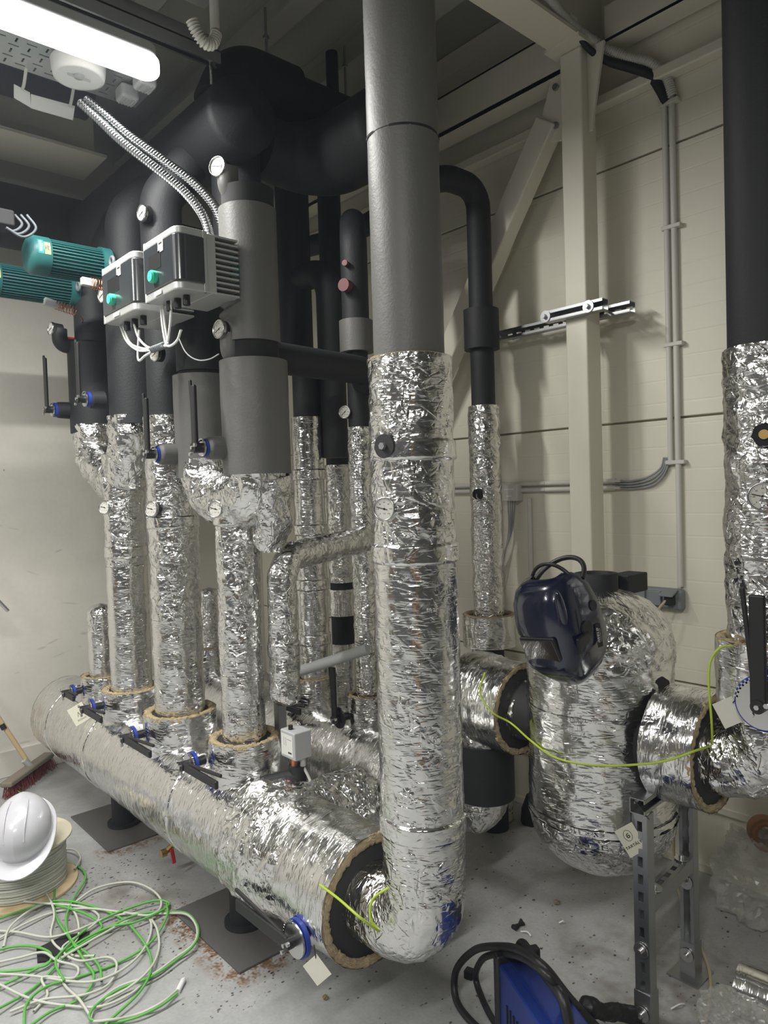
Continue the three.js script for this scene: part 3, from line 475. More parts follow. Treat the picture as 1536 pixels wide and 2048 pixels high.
// overhead foam mains
{
  const z = -2.62; let t = thing('overhead_main', 'black foam overhead main crossing level above the near pump', 'pipe', [1.6, 2.9, z]);
  part(t, 'foam_sleeve', sweep(bends([V(1.58, 2.25, z), V(1.58, 3.25, z), V(2.5, 3.25, z)], .12), .1, { seg: 48 }), M.foam); part(t, 'foam_vent', sweep(vline(2.1, z, 3.3, 3.545), .028, { seg: 24, dome: [0, .01] }), M.foam);
  part(t, 'elbow_cover', sweep(bends([V(1.53, 3.1, z), V(1.6, 3.26, z), V(1.86, 3.26, z)], .12), .12, { seg: 48 }), M.foam);
  t = thing('overhead_main', 'lower and thicker black foam main hanging under the first one', 'pipe', [1.9, 2.9, -2.6]);
  part(t, 'foam_sleeve', sweep(bends([V(1.68, 2.99, -2.6), V(1.97, 2.98, -2.6), V(1.97, 2.97, -2.05)], .2), .15, { seg: 56, dome: [0, .1], fn: (s, L) => .8 + .25 * THREE.MathUtils.smoothstep(s, 0, L * .5) }), M.foam);
  t = thing('overhead_main', 'thick black foam main running to the end wall above both pumps', 'pipe', [1.5, 2.85, -3.3]);
  part(t, 'foam_sleeve', sweep(bends([V(1.5, 2.99, -4.4), V(1.5, 2.99, -2.36)], 0, .05), .14, { seg: 56, dome: [0, .06] }), M.foam);
  t = thing('foam_main', 'large black foam main along the end wall above the motors', 'pipe', [0, 2.9, -4.15]);
  part(t, 'foam_sleeve', sweep(bends([V(-1.2, 3.02, -4.1), V(2.4, 3.02, -4.1)], 0, .1), .16, { seg: 40 }), M.foam);
  t = thing('foam_main', 'second large black foam main higher up on the end wall', 'pipe', [0, 3.4, -4.0]);
  part(t, 'foam_sleeve', sweep(bends([V(-1.2, 3.44, -3.45), V(1.3, 3.44, -3.45)], 0, .1), .12, { seg: 40 }), M.foam);
  for (const [u, v, z2] of [[532, 78, -2.62], [690, 135, -2.62]]) { const p = onZ(u, v, z2); solo('hanger_rod', u < 600 ? 'threaded hanger rod above the elbow of the overhead main' : 'threaded hanger rod beside the foam vent stub', 'rod', [rod(V(p.x, p.y - .15, z2), V(p.x, CEIL - .15, z2), .006, 8), rod(V(p.x, p.y, z2), V(p.x, p.y + .012, z2), .014, 6)], M.zinc); }
}
// ---------------------------------------------------------------- dials
const dialTex = canvasTex(256, 256, (g, w, h) => { g.fillStyle = '#cfcdc5'; g.fillRect(0, 0, w, h); g.translate(128, 128); g.strokeStyle = '#333'; g.fillStyle = '#333'; g.font = 'bold 22px sans-serif'; g.textAlign = 'center'; g.textBaseline = 'middle';
  for (let i = 0; i <= 24; i++) { const a = (135 + i * 270 / 24) * Math.PI / 180, l = i % 4 ? 8 : 16; g.lineWidth = i % 4 ? 2 : 4; g.beginPath(); g.moveTo(Math.cos(a) * 112, Math.sin(a) * 112); g.lineTo(Math.cos(a) * (112 - l), Math.sin(a) * (112 - l)); g.stroke(); if (i % 4 === 0) g.fillText(String(i * 5), Math.cos(a) * 78, Math.sin(a) * 78); }
  g.font = '18px sans-serif'; g.fillText('°C', 0, -34); g.fillRect(-22, 48, 44, 3); g.fillRect(-16, 58, 32, 3); });
const dialMat = std({ map: dialTex, roughness: .4 });
const rimMat = std({ color: lin(.6, .6, .6), metalness: 1, roughness: .25 });
function gauge(label, p, n, R = .029, depth = .03, needle = -.25) {
  n = n.clone().normalize(); const t = thing('dial_thermometer', label, 'gauge', p.toArray(), 'dial thermometers'); const b = p.clone().addScaledVector(n, -depth);
  part(t, 'case', rod(b, p.clone().addScaledVector(n, -.002), R * .97, 36), M.black);
  part(t, 'rim', lathe(p, n, [[R * .97, -.012], [R * 1.03, -.01], [R * 1.04, .001], [R * .95, .003], [R * .9, 0]], 40), rimMat, 'thin metal rim');
  const side = V(0, 1, 0).cross(n).normalize(), up = n.clone().cross(side); const bm = new THREE.Matrix4().makeBasis(side, up, n).setPosition(p.clone().addScaledVector(n, -.0015));
  const f = new THREE.CircleGeometry(R * .95, 40); f.applyMatrix4(bm); const face = part(t, 'face', f, dialMat, 'white dial face');
  const nd = mergeGeometries([new THREE.BoxGeometry(R * 1.05, R * .06, .001).translate(-R * .22, 0, .001), new THREE.CylinderGeometry(R * .1, R * .1, .002, 12).rotateX(Math.PI / 2)].map((g) => g.toNonIndexed())); nd.rotateZ(needle); nd.applyMatrix4(bm); part(face, 'needle', nd, M.black);
  return t;
}
const GN = V(-1, .02, .42);
gauge('dial thermometer on the forked riser nearest the end wall', onX(208, 1015, 1.2), GN, .03, .04);
gauge('dial thermometer on the tall unforked front riser', onX(302, 1018, 1.19), GN, .03, .04);
gauge('dial thermometer on the riser beside the pressure switch', onX(430, 1018, 1.2), GN, .029, .06);
gauge('dial thermometer low on the thick front riser', onX(768, 1018, 1.185), GN, .0285, .04);
gauge('dial thermometer on the tank outlet riser', onX(1526, 993, 1.9), V(-1, 0, .55), .035, .04);
gauge('dial thermometer on black foam behind the thick front riser', onX(689, 824, 1.885), GN, .026, .04, .7);
gauge('dial thermometer on the foam arm at the top of the near pump', onZ(434, 332, -2.1), GN, .031, .06);
gauge('dial thermometer on the foam arm at the bottom of the near pump', onZ(437, 658, -2.1), V(-1, .05, .1), .03, .06, .4);
gauge('dial thermometer on the foam arm of the far pump', onZ(101, 657, -3.55), V(-1, .05, .1), .03, .05, .4);
gauge('dial thermometer behind the left corner of the smaller looking control box', onX(203, 590, 1.17), V(-1, 0, .1), .032, .03, .4);
gauge('dial thermometer high up on dark foam behind the control boxes', onX(283, 425, 1.2), V(-1, 0, .1), .032, .03, .4);
gauge('dial thermometer partly hidden by the white cables under the control boxes', onX(309, 707, 1.2), V(-1, 0, .1), .03, .03, .4);

// ---------------------------------------------------------------- twin pumps
function armAndCup(t, z, y, xe, mat) { // foam arm with an upturned end and a red tap
  part(t, 'foam_arm', sweep(bends([V(1.28, y, z), V(xe, y, z), V(xe, y + .075, z)], .03), .034, { seg: 32 }), mat); part(t, 'tap_handle', bx(xe + .03, xe + .075, y + .033, y + .043, z - .008, z + .008, .003), M.red, 'red tap handle');
}
{
  const t = thing('twin_pump', 'near twin pump wrapped in charcoal foam, under the silver control boxes', 'pump', [H1, 1.62, -2.27]);
  part(t, 'pump_casing', sweep(vline(H1, -2.09, 1.612, 1.985, .02), .112, { amp: .001 }), M.foamGrey); part(t, 'pump_casing', sweep(vline(H1, -2.45, 1.612, 1.985, .02), .105, { amp: .001 }), M.foamGrey);
  part(t, 'foam_column', sweep(vline(H1, -2.095, 2.045, 2.482, .006), .0945, { seg: 72, fn: (s, L, a) => 1 + (s < .27 ? .1 * Math.sin(s * 155) * Math.max(0, Math.cos(a - 2.5)) ** 2 * THREE.MathUtils.smoothstep(s, .03, .08) * (1 - THREE.MathUtils.smoothstep(s, .2, .27)) : 0) }), M.foamGrey, 'foam sleeve with folded ripples');
  part(t, 'foam_column', sweep(vline(H1, -2.45, 2.0, 2.45, .02), .09, {}), M.foam);
  for (const [y, z] of [[1.98, -2.09], [2.48, -2.09], [1.98, -2.45]]) part(t, 'flange', rod(V(H1, y, z), V(H1, y + .065, z), .085, 40), M.blackMatte);
    for (const z of [-2.11, -2.45]) part(t, 'motor', rod(V(1.2, 2.26, z), V(1.34, 2.26, z), .075, 28), M.teal);
  armAndCup(t, -2.1, 1.995, 1.222, M.foamGrey); armAndCup(t, -2.1, 2.53, 1.235, M.foamGrey);
  for (const z of [-2.11, -2.47]) { part(t, 'lever_boss', lathe(V(1.21, 1.7, z - .02), NX, [[.04, 0], [.038, .06], [.032, .075], [.001, .075]], 32), M.foamGrey); lever(t, V(1.12, 1.7, z - .02), PY, NX, .2, .026); }
}
{
  const t = thing('twin_pump', 'far twin pump wrapped in black foam, beside the end wall', 'pump', [H1, 1.86, -3.32]);
  part(t, 'pump_casing', sweep(vline(H1, -3.54, 1.862, 2.285, .02), .108, {}), M.foam); part(t, 'pump_casing', sweep(vline(H1, -3.08, 1.862, 2.285, .02), .098, {}), M.foam);
  part(t, 'foam_column', sweep(vline(H1, -3.5, 2.285, 2.62, .03), .085, {}), M.foam); part(t, 'foam_column', sweep(bends([V(H1, 2.285, -3.08), V(H1, 2.75, -3.08), V(1.5, 2.97, -3.1)], .15), .085, {}), M.foam); part(t, 'foam_column', sweep(bends([V(H1 + .03, 2.5, -3.5), V(H1 + .1, 2.75, -3.5), V(1.5, 2.97, -3.5)], .15), .09, {}), M.foam);
  armAndCup(t, -3.55, 2.27, 1.16, M.foam);
  for (const [z, dz] of [[-3.58, 0], [-3.15, 0]]) { part(t, 'lever_boss', lathe(V(1.2, 1.97, z), NX, [[.04, 0], [.038, .05], [.034, .06], [.001, .06]], 32), M.foam); lever(t, V(1.12, 1.97, z), PY, NX, .24, .03); }
}
// ribbed motors of the far pump
const stickerTex = canvasTex(64, 128, (g) => { g.fillStyle = '#e3d27a'; g.fillRect(0, 0, 64, 128); g.fillStyle = '#333'; g.beginPath(); g.moveTo(12, 118); g.lineTo(52, 118); g.lineTo(32, 84); g.fill(); g.fillRect(20, 44, 26, 26); g.fillStyle = '#6b6542'; g.fillRect(18, 12, 10, 24); g.fillRect(34, 12, 10, 24); });
const logoTex = canvasTex(128, 64, (g) => { g.fillStyle = '#2b8f88'; g.fillRect(0, 0, 128, 64); g.fillStyle = '#d9eceb'; g.font = 'italic bold 52px sans-serif'; g.textAlign = 'center'; g.textBaseline = 'middle'; g.fillText('wilo', 64, 32); });
function motor(label, z, y, x0, x1) {
  const t = thing('pump_motor', label, 'motor', [x1, y - .075, z], 'ribbed motors of the far pump'); const fins = [rod(V(x0 + .075, y, z), V(x1, y, z), .062, 40)];
  for (let i = 0; i < 34; i++) { const a = i / 34 * 6.2832; fins.push(obox(V((x0 + .08 + x1) / 2, y + Math.sin(a) * .064, z + Math.cos(a) * .064), V(1, 0, 0), V(0, Math.sin(a), Math.cos(a)), V(0, -Math.cos(a), Math.sin(a)).negate(), (x1 - x0 - .09) / 2, .009, .002)); }
  part(t, 'ribbed_body', fins, M.teal); part(t, 'fan_cover', lathe(V(x0, y, z), V(1, 0, 0), [[.001, 0], [.045, .002], [.068, .012], [.076, .03], [.076, .085], [.06, .086]], 44), M.teal);
  part(t, 'end_ring', rod(V(x1 - .03, y, z), V(x1 + .01, y, z), .08, 40), M.teal);
  const pl = (tex, w, h, dx, ang, rot) => { const g = new THREE.PlaneGeometry(w, h, 6, 1); const p = g.attributes.position; for (let i = 0; i < p.count; i++) { const a = ang + p.getX(i) / .0768; p.setXYZ(i, x0 + dx + p.getY(i), y + Math.sin(a) * .0768, z + Math.cos(a) * .0768); } g.computeVertexNormals(); return g; };
  part(t, 'warning_sticker', pl(stickerTex, .05, .022, .066, .2), std({ map: stickerTex, roughness: .5, side: THREE.DoubleSide }), 'yellow warning sticker'); part(t, 'brand_print', pl(logoTex, .06, .022, .042, .25), std({ map: logoTex, roughness: .5, side: THREE.DoubleSide }));
  part(t, 'lifting_eye', new THREE.TorusGeometry(.018, .007, 8, 20).applyMatrix4(new THREE.Matrix4().makeRotationY(Math.PI / 2)).translate(x1 - .01, y - .0, z + .1), M.greyPlastic);
}
{ const a = onZ(57, 492, -3.0), b = onZ(222, 540, -3.0), y = (a.y + b.y) / 2; motor('teal ribbed motor with yellow sticker, the higher of two', -3.06, y + .005, a.x, b.x);
  const c = onZ(-45, 545, -3.5), d = onZ(150, 595, -3.5); motor('teal ribbed motor with yellow sticker, the lower of two, above the end wall', -3.52, (c.y + d.y) / 2 + .01, c.x, d.x); }
{ const t = thing('motor_terminal_box', 'grey terminal box with looping grey cables at the end of the motors', 'box', [.78, 2.55, -2.95]);
  { const q = onZ(8, 438, -2.95); part(t, 'box', bx(q.x - .1, q.x + .03, q.y - .03, q.y + .03, -3.02, -2.92, .008), M.blackMatte); } for (let i = 0; i < 3; i++) part(t, 'cable', tube([onZ(30 + i * 12, 430, -2.94), onZ(44 + i * 14, 448 + i * 4, -2.92), onZ(26 + i * 10, 462 + i * 6, -2.9), onZ(12, 455, -2.9)], .005), M.cableDark); }
// copper capillary coils
for (const [u0, v0, u1, v1, z, lab] of [[162, 562, 214, 572, -2.9, 'coiled copper capillary with a clear holder beside the control box'], [88, 602, 150, 622, -3.35, 'coiled copper capillary hanging free under the lower motor']]) {
  const a = onZ(u0, v0, z), b = onZ(u1, v1, z), d = b.clone().sub(a), L = d.length(); d.normalize(); const s = d.clone().cross(PY).normalize(), w = s.clone().cross(d); const pts = []; for (let i = 0; i <= 110; i++) { const q = i / 110, an = q * 7 * 6.2832; pts.push(a.clone().addScaledVector(d, L * (.35 + .65 * q)).addScaledVector(s, Math.cos(an) * .02).addScaledVector(w, Math.sin(an) * .02)); }
  const t = thing('capillary_coil', lab, 'coil', a.toArray()); part(t, 'coil', new THREE.TubeGeometry(new THREE.CatmullRomCurve3(pts), 330, .0022, 6), M.copper); part(t, 'wire', tube([b.clone(), b.clone().add(V(.05, -.02, -.05)), V(1.24, b.y - .02, z < -3.1 ? -3.5 : -3.06)], .0022), M.copper); part(t, 'holder', obox(a.clone().addScaledVector(d, L * .3), d, w, s, L * .3, .016, .012, .004), M.lightGrey);
}
// control boxes
const boxLabelTex = canvasTex(128, 160, (g) => { g.fillStyle = '#e8e5d8'; g.fillRect(0, 0, 128, 160); g.fillStyle = '#222'; g.fillRect(22, 56, 84, 22); g.fillStyle = '#999'; g.fillRect(30, 104, 68, 5); g.fillRect(30, 118, 54, 5); });
const strTex = canvasTex(128, 40, (g) => { g.fillStyle = '#dcdad0'; g.fillRect(0, 0, 128, 40); g.fillStyle = '#777'; g.font = '20px sans-serif'; g.textAlign = 'center'; g.textBaseline = 'middle'; g.fillText('0170205', 64, 21); });
function controlBox(label, x0, y0, y1, z0, z1) {
  const t = thing('pump_control_box', label, 'control box', [x0 + .1, y0, (z0 + z1) / 2], 'silver pump control boxes'); const w = z1 - z0, h = y1 - y0, lid = .1;
  const prof = (ins, r) => { const s = new THREE.Shape(); s.moveTo(x0 + lid, -(z0 + ins)); s.lineTo(x0 + ins, -(z0 + ins)); s.lineTo(x0 + ins, -(z1 - r - ins)); s.quadraticCurveTo(x0 + ins, -(z1 - ins), x0 + r + ins, -(z1 - ins)); s.lineTo(x0 + lid, -(z1 - ins)); s.closePath(); return s; };
  const ext = (s, a, b, bev = .004) => { const g = new THREE.ExtrudeGeometry(s, { depth: b - a - 2 * bev, bevelEnabled: true, bevelSize: .003, bevelThickness: bev, bevelSegments: 2, curveSegments: 12 }); g.rotateX(-Math.PI / 2); g.translate(0, a + bev, 0); return g; };
  part(t, 'silver_shell', [ext(prof(.003, .03), y0, y0 + h * .13), ext(prof(.003, .03), y1 - h * .12, y1), ext(prof(.006, .03), y0 + h * .1, y1 - h * .1), bx(x0 - .001, x0 + .014, y0, y1, z0, z0 + .012, .002), bx(x0 + lid - .012, x0 + lid, y0, y1, z1 - .012, z1 + .001, .002)], M.silver);
  const shp = (() => { const s = new THREE.Shape(); s.moveTo(x0 + lid - .014, -(z1 + .0015)); s.lineTo(x0 + .03, -(z1 + .0015)); s.quadraticCurveTo(x0 - .0015, -(z1 + .0015), x0 - .0015, -(z1 - .03)); s.lineTo(x0 - .0015, -(z0 + .014)); s.lineTo(x0 + .02, -(z0 + .014)); s.lineTo(x0 + .02, -(z1 - .04)); s.lineTo(x0 + .05, -(z1 - .02)); s.lineTo(x0 + lid - .014, -(z1 - .02)); s.closePath(); return s; })();
  part(t, 'dark_cover', ext(shp, y0 + h * .14, y1 - h * .13, .002), M.screen, 'dark translucent front cover');
  part(t, 'chrome_corner', [new THREE.CylinderGeometry(.0315, .0315, h * .38, 16, 1, true, Math.PI * 1.5 + .25, Math.PI / 2 - .5).translate(x0 + .0302, y0 + h * .55, z1 - .0302)], M.silver, 'bright silver corner');
  part(t, 'display', bx(x0 - .0065, x0, y0 + h * .45, y0 + h * .72, z0 + w * .22, z0 + w * .58, .001), M.black);
  part(t, 'knob', [rod(V(x0, y0 + h * .33, z0 + w * .4), V(x0 - .02, y0 + h * .33, z0 + w * .4), .019, 24), rod(V(x0 - .02, y0 + h * .33, z0 + w * .4), V(x0 - .024, y0 + h * .33, z0 + w * .4), .016, 24)], M.mint, 'mint green knob');
  const pl = (tex, W, Hh, p) => { const g = new THREE.PlaneGeometry(W, Hh); g.rotateY(-Math.PI / 2); g.translate(p.x, p.y, p.z); return g; };
  part(t, 'label_sticker', pl(0, .036, .044, V(x0 - .0065, y0 + h * .8, z0 + w * .6)), std({ map: boxLabelTex, roughness: .6 }), 'cream label sticker'); part(t, 'serial_sticker', pl(0, .05, .014, V(x0 - .0045, y0 + h * .06, z0 + w * .45)), std({ map: strTex, roughness: .6 }), 'small serial sticker');
  // cooling fins
  const sink = part(t, 'heat_sink', bx(x0 + lid, x0 + lid + .035, y0 + .004, y1 - .004, z0 + .004, z1 - .006, .003), M.silver);
  for (let i = 0; i < 11; i++) { const y = y0 + .006 + i * (h - .012) / 10; part(sink, 'cooling_fin', bx(x0 + lid + .02, x0 + lid + .115, y - .003, y + .003, z0 + .006, z1 - .008, .001), M.silver); }
  for (const [dz, dx] of [[.3, .05], [.5, .055], [.72, .06]]) part(t, 'cable_gland', rod(V(x0 + dx, y0 + .004, z0 + w * dz), V(x0 + dx, y0 - .03, z0 + w * dz), .011, 12), M.black);
  return t;
}
controlBox('silver pump control box with green knob, open view of its cooling fins', 1.0, 2.165, 2.352, -2.238, -2.012);
controlBox('silver pump control box with green knob, half hidden by its twin', 1.0, 2.165, 2.358, -2.588, -2.318);
{ const t = thing('white_pump_cable', 'white cable bundle looping down from the finned control box', 'cable', [1.05, 2.0, -2.13]); const z = -2.12, P = (u, v) => onX(u, v, 1.05);
  for (const pts of [[[322, 605], [325, 650], [333, 690], [338, 692]], [[325, 605], [330, 650], [336, 688]], [[343, 600], [340, 650], [333, 690], [320, 693]], [[362, 660], [355, 680], [340, 692], [330, 690]]]) part(t, 'cable', tube(pts.map((q) => P(...q)), .0042), M.white);
  const c = thing('white_pump_cable', 'white cable bundle looping down from the half hidden control box', 'cable', [1.05, 2.0, -2.45]);
  for (const pts of [[[241, 652], [252, 680], [275, 700], [303, 700]], [[246, 652], [260, 685], [285, 697], [303, 698]], [[267, 645], [277, 675], [292, 692], [303, 697]], [[278, 660], [277, 720], [290, 712], [303, 704]]]) part(c, 'cable', tube(pts.map((q) => P(...q)), .0042), M.white);
  const w = thing('cable_wrap', 'black spiral wrap joining the white pump cables', 'cable wrap', P(303, 700).toArray()); const pa = P(303, 700), pb = P(330, 690); const sp = []; const d = pb.clone().sub(pa), L = d.length(); d.normalize(); const s = d.clone().cross(PY).normalize(), u = s.clone().cross(d); for (let i = 0; i <= 90; i++) { const q = i / 90, an = q * 9 * 6.283; sp.push(pa.clone().addScaledVector(d, L * q).addScaledVector(s, Math.cos(an) * .009).addScaledVector(u, Math.sin(an) * .009)); }
  part(w, 'spiral', new THREE.TubeGeometry(new THREE.CatmullRomCurve3(sp), 270, .0025, 6), M.greyPlastic);
  solo('sensor_wire', 'thin grey wire drooping from the control boxes to the lower foam arm', 'wire', tube([P(357, 675), P(372, 705), P(395, 720), P(420, 718), P(438, 708)], .002), M.cableGrey);
}
// pressure switch and valve assembly on the header tee
{
  const b = onX(597, 1600, 1.38), t = thing('pressure_switch', 'grey pressure switch box on a black pipe above the front header tee', 'pressure switch', [b.x, .5, b.z]); const y0 = onX(600, 1515, 1.38).y, y1 = onX(600, 1468, 1.38).y; const x = b.x, z = b.z;
  const bt = canvasTex(128, 200, (g) => { g.fillStyle = '#d8d8d2'; g.fillRect(0, 0, 128, 200); g.strokeStyle = '#444'; g.lineWidth = 3; for (const q of [30, 52]) { g.beginPath(); g.moveTo(q, 30); g.lineTo(q, 110); g.stroke(); } g.fillStyle = '#333'; g.fillRect(64, 44, 50, 4); g.fillRect(74, 160, 40, 16); });
  part(t, 'stem', rod(V(x, .48, z), V(x, y0 - .03, z), .03, 24), M.foam); part(t, 'copper_neck', rod(V(x - .012, y0 - .035, z), V(x - .012, y0 + .005, z), .012, 16), M.copper); part(t, 'cable_gland', rod(V(x + .01, y0 - .03, z + .02), V(x + .01, y0, z + .02), .01, 12), M.lightGrey);
  part(t, 'box', bx(x - .035, x + .035, y0, y1 + .012, z - .045, z + .04, .005), M.lightGrey); const g = new THREE.PlaneGeometry(.066, .072); g.rotateY(-Math.PI / 2); g.translate(x - .0358, (y0 + y1) / 2 + .006, z - .004); part(t, 'front_label', g, std({ map: bt, roughness: .6 }), 'pale front label with two scales');
  part(t, 'set_knob', rod(V(x - .015, y1 + .01, z - .01), V(x - .015, y1 + .026, z - .01), .008, 12), M.black); part(t, 'cable', tube([V(x + .01, y0 - .03, z + .02), V(x + .012, y0 - .09, z + .06), V(x - .03, y0 - .16, z + .06), V(x - .07, y0 - .2, z - .02), V(x - .09, y0 - .21, z - .09)], .005), M.pvc);
  const v = thing('check_valve', 'black foam covered check valve with red taps beside the pressure switch', 'valve', [x - .08, .58, z - .06]); const cy = onX(560, 1570, 1.32);
  part(v, 'body', [sweep(bends([V(x, cy.y + .015, z), cy.clone().add(V(-.05, 0, -.04))], 0), .03, { seg: 28 })], M.foam); part(v, 'cap', bx(cy.x - .075, cy.x - .04, cy.y - .035, cy.y + .02, cy.z - .07, cy.z - .02, .005), M.black); part(v, 'white_label', bx(cy.x - .078, cy.x - .0745, cy.y - .005, cy.y + .01, cy.z - .06, cy.z - .03), M.white);
  part(v, 'red_tap', [obox(onX(530, 1572, 1.27), V(1, 0, 0), V(0, 1, 0), V(0, 0, 1), .006, .006, .02, .003)], M.red, 'red tap'); part(v, 'red_tap', [obox(onX(580, 1603, 1.3), V(1, 0, 0), V(0, 1, 0), V(0, 0, 1), .006, .012, .018, .003)], M.red, 'red tap'); part(v, 'fitting', [rod(onX(546, 1600, 1.29), onX(546, 1575, 1.29), .012, 12), rod(onX(592, 1618, 1.3), onX(592, 1600, 1.3), .012, 12)], M.brass);
  const s = onX(563, 1500, 1.42); solo('strut_post', 'upright galvanised strut behind the valve collar of the near riser', 'strut', slotted(V(s.x, .5, s.z), V(s.x, .8, s.z), .03, V(0, 0, -1), false), M.zinc);
}
// drain tap under the header
{ const p = onX(330, 1705, 1.24), t = thing('drain_tap', 'brass drain tap with a red lever under the front header', 'tap', [p.x, p.y - .04, p.z]); part(t, 'body', [rod(p, p.clone().add(V(.06, .03, 0)), .012, 16), rod(p.clone().add(V(-.018, 0, 0)), p.clone().add(V(.005, 0, 0)), .016, 8), rod(p.clone().add(V(.05, .02, 0)), p.clone().add(V(.06, .12, 0)), .011, 12)], M.brass); part(t, 'lever', obox(p.clone().add(V(.02, -.012, .03)), V(0, -.8, .3).normalize(), V(1, 0, 0), V(0, .3, .8).normalize(), .028, .008, .004, .003), M.red, 'red lever'); }
// white trunking in the rear row
solo('pipe_shell', 'pale plastic duct strip leaning across the rear risers', 'duct', rod(onZ(592, 1345, -2.5), onX(735, 1298, 1.86), .022, 24), M.lightGrey);
// ---------------------------------------------------------------- lamps
function tubeLamp(label, x0, x1, y, z, along2 = 'x') {
  const L = x1 - x0, t = thing('tube_lamp', label, 'lamp', [(x0 + x1) / 2, y, z], 'long batten lamps under the roof');
  const s = (w, h0, h1, bv = .006) => { const sh = new THREE.Shape(); const r = w; sh.moveTo(x0 + r, -w); sh.lineTo(x1 - r, -w); sh.absarc(x1 - r, 0, w, -Math.PI / 2, Math.PI / 2, false); sh.lineTo(x0 + r, w); sh.absarc(x0 + r, 0, w, Math.PI / 2, Math.PI * 1.5, false); const g = new THREE.ExtrudeGeometry(sh, { depth: h1 - h0, bevelEnabled: true, bevelSize: bv, bevelThickness: bv, bevelSegments: 4, curveSegments: 14 }); g.rotateX(-Math.PI / 2); g.translate(0, y + h0, z); return g; };
  part(t, 'housing', s(.044, .066, .09), M.lightGrey, 'grey housing');
  const glow = std({ color: lin(.9, .9, .9), emissive: LAMP_COLOR, emissiveIntensity: LAMP_GLOW, roughness: .5 }); part(t, 'diffuser', s(.03, .018, .046, .018), glow, 'glowing white diffuser');
  const l = new THREE.RectAreaLight(LAMP_COLOR, LAMP_POWER, L - .04, .07); l.position.set(0, -.006, 0); l.lookAt(l.position.clone().add(V(0, -1, 0))); l.rotation.set(-Math.PI / 2, 0, 0); t.add(l);
  return t;
}
tubeLamp('glowing tube lamp hung below the slotted rail, over the cable reel', -.36, 1.145, 3.0, -2.42);
tubeLamp('tube lamp over the middle of the room', -1.7, -.2, 3.0, .3);
tubeLamp('tube lamp near the open side of the room', -2.7, -1.2, 3.0, -2.42);
